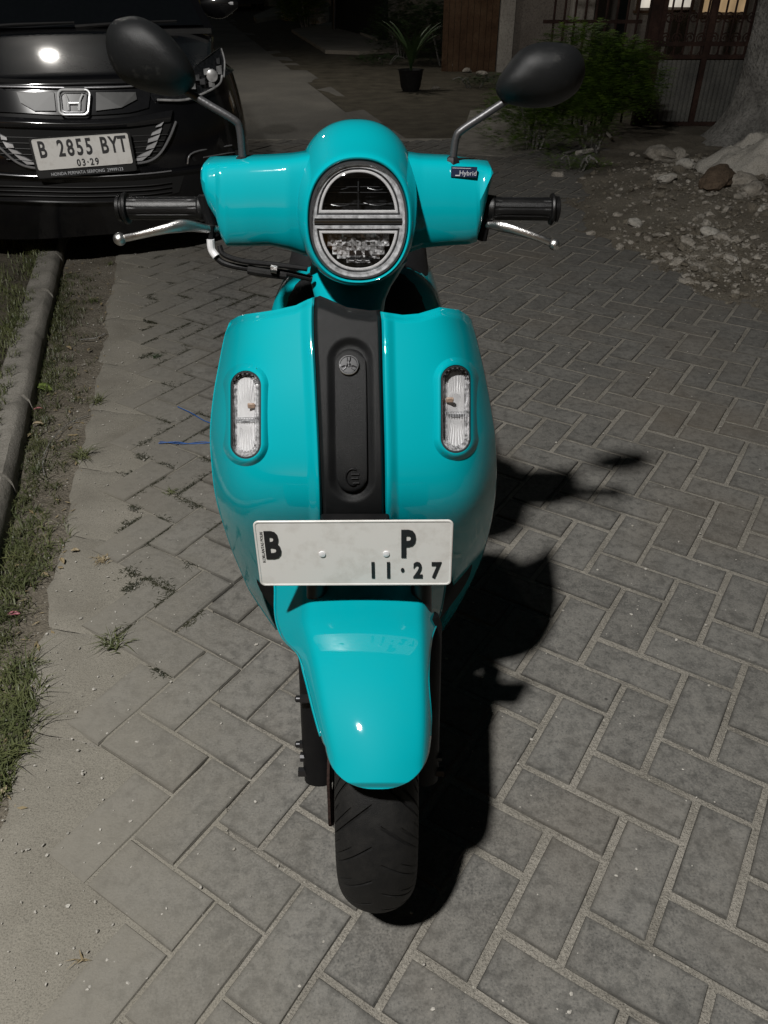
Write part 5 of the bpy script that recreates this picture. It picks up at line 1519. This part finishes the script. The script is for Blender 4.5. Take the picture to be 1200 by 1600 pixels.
b1 = G(700, 108); bush('dark_shrub', (b1.x, b1.y+.6, .55), (.65, .5, .55), 2200, .024, .17, 'dark_leaf', 'dark leafy shrub in front of the brown board fence', 'shrub', 12)
b1 = G(640, 100); bush('dark_shrub', (b1.x - .1, b1.y + 1.2, .50), (.55, .45, .5), 1800, .026, .18, 'dark_leaf', 'dark leafy shrub right of the glowing gap strip', 'shrub', 13)
b1 = G(475, 48); bush('hedge_shrub', (b1.x, b1.y + 1.0, .6), (.85, .6, .6), 2000, .05, .28, 'fern', 'green shrub beside the planter at the far driveway', 'shrub', 14)
b1 = G(740, 135); bush('low_plant', (b1.x, b1.y, .06), (.5, .3, .08), 400, .014, .09, 'dark_leaf', 'dark low weeds on the lane edge below the board fence', 'plant', 15, stems=3)
b1 = G(600, 100); bush('low_plant', (b1.x, b1.y, .06), (.6, .5, .07), 400, .016, .10, 'dark_leaf', 'dark weeds along the lane edge beside the driveway', 'plant', 16, stems=3)
# potted palm
pp = G(642, 143); t = empty('potted_palm', (pp.x, pp.y, 0), 'long leaved plant in a round black pot at the lane edge', 'potted plant')
mb = MB(); n_ = 24
mb.loft([[Vector((pp.x + cos(2*pi*k/n_)*r_, pp.y + .15 + sin(2*pi*k/n_)*r_, z)) for k in range(n_)] for r_, z in ((.10, -.02), (.13, .04), (.16, .22), (.175, .24), (.16, .24), (.14, .20))], True); mb.build('pot', M['rubber'], t)
r = random.Random(17)
for k in range(22):
    a = r.uniform(0, 6.3); L = r.uniform(.5, .85); d = Vector((cos(a), sin(a), 0)); mb = MB(); sd = Vector((-sin(a), cos(a), 0)); V = []; Fc = []
    for i in range(9):
        tt = i/8; c_ = Vector((pp.x, pp.y + .15, .22)) + d*L*.55*tt**1.5 + Vector((0, 0, L*(tt - .35*tt*tt))); w = .022*math.sin(pi*(.12 + .88*tt))**.8 + .001
        V += [c_ - sd*w, c_ + Vector((0, 0, -.004)), c_ + sd*w]
    for i in range(8): Fc += [(i*3, i*3+1, i*3+4, i*3+3), (i*3+1, i*3+2, i*3+5, i*3+4)]
    obj('palm_leaf', V, Fc, M['dark_leaf'], t)
# planter, post and stones far down the lane
q = G(498, 38); mb = MB(); mb.loft([[Vector((q.x + cos(2*pi*k/n_)*r_, q.y + .3 + sin(2*pi*k/n_)*r_, z)) for k in range(n_)] for r_, z in ((.28, 0), (.30, .1), (.30, .46), (.33, .48), (.33, .52), (.26, .52), (.25, .40))], True)
o = mb.build('planter', M['pillar']); tag(o, 'round pale concrete planter at the far driveway', 'planter')
q = G(443, 26); o = MB().tube([q, q + Vector((0, 0, 1.4))], .07, 10).build('marker_post', M['green']); tag(o, 'small yellow green post at the far bend of the lane', 'post')
for (px, py, s_, lab) in ((437, 26, .34, 'pale stone by the yellow green post'), (452, 32, .42, 'flat pale stone right of the yellow green post'), (706, 106, .14, 'pale stone before the dark shrub'), (730, 112, .12, 'small stone right of the stone before the shrub'), (752, 118, .13, 'stone nearest the narrow pale pillar'), (680, 140, .10, 'little stone beside the black plant pot')):
    me = rock_mesh(int(px), M['stone_pale' if px < 500 else 'stone'], 2); o = bpy.data.objects.new('rock', me); C.objects.link(o); o.location = G(px, py) + Vector((0, 0, s_*.2)); o.scale = (s_, s_, s_*.8); tag(o, lab, 'rock')
# dry sticks on the lane edge
for (a, b_, r_, lab) in (((815, 183), (755, 188), .012, 'dry stick lying below the left end of the right mirror'), ((955, 222), (938, 200), .014, 'short pale stick leaning in the weeds under the fern'), ((930, 232), (880, 244), .012, 'pale bent stick on the lane edge under the low fern'), ((925, 240), (900, 243), .02, 'thick pale split stick on the lane edge')):
    o = MB().tube([G(*a) + Vector((0, 0, .03)), G(*b_) + Vector((0, 0, .02))], r_, 6).build('stick', M['stone_pale' if r_ > .013 else 'bark']); tag(o, lab, 'stick')
# far parked dark car
fc = G(374, 19); far = empty('far_car', (fc.x, fc.y + 1.0, 0), 'dark car far down the lane at the top of the view', 'car', rz=.25)
mb = MB(); prof = [(-.9, .25), (-.92, .7), (-.86, .95), (-.72, 1.0), (-.60, 1.42), (.60, 1.42), (.72, 1.0), (.86, .95), (.92, .7), (.9, .25)]
mb.loft([[Vector((x*w, y, .2 + (z-.2)*h)) for x, z in prof] for y, w, h in ((-.1, .90, .62), (0, .97, .66), (.9, 1, .70), (1.0, 1, .74), (1.7, 1, 1), (3.4, 1, 1), (4.0, .95, .8), (4.1, .9, .6))], True)
mb.build('car_body', M['carpaint'], far, ang=30)
for x in (-.8, .8):
    for y in (.7, 3.3):
        mb = MB(); mb.tube([(x-.1, y, .31), (x+.1, y, .31)], .31, 20); mb.build('wheel', M['rubber'], far)
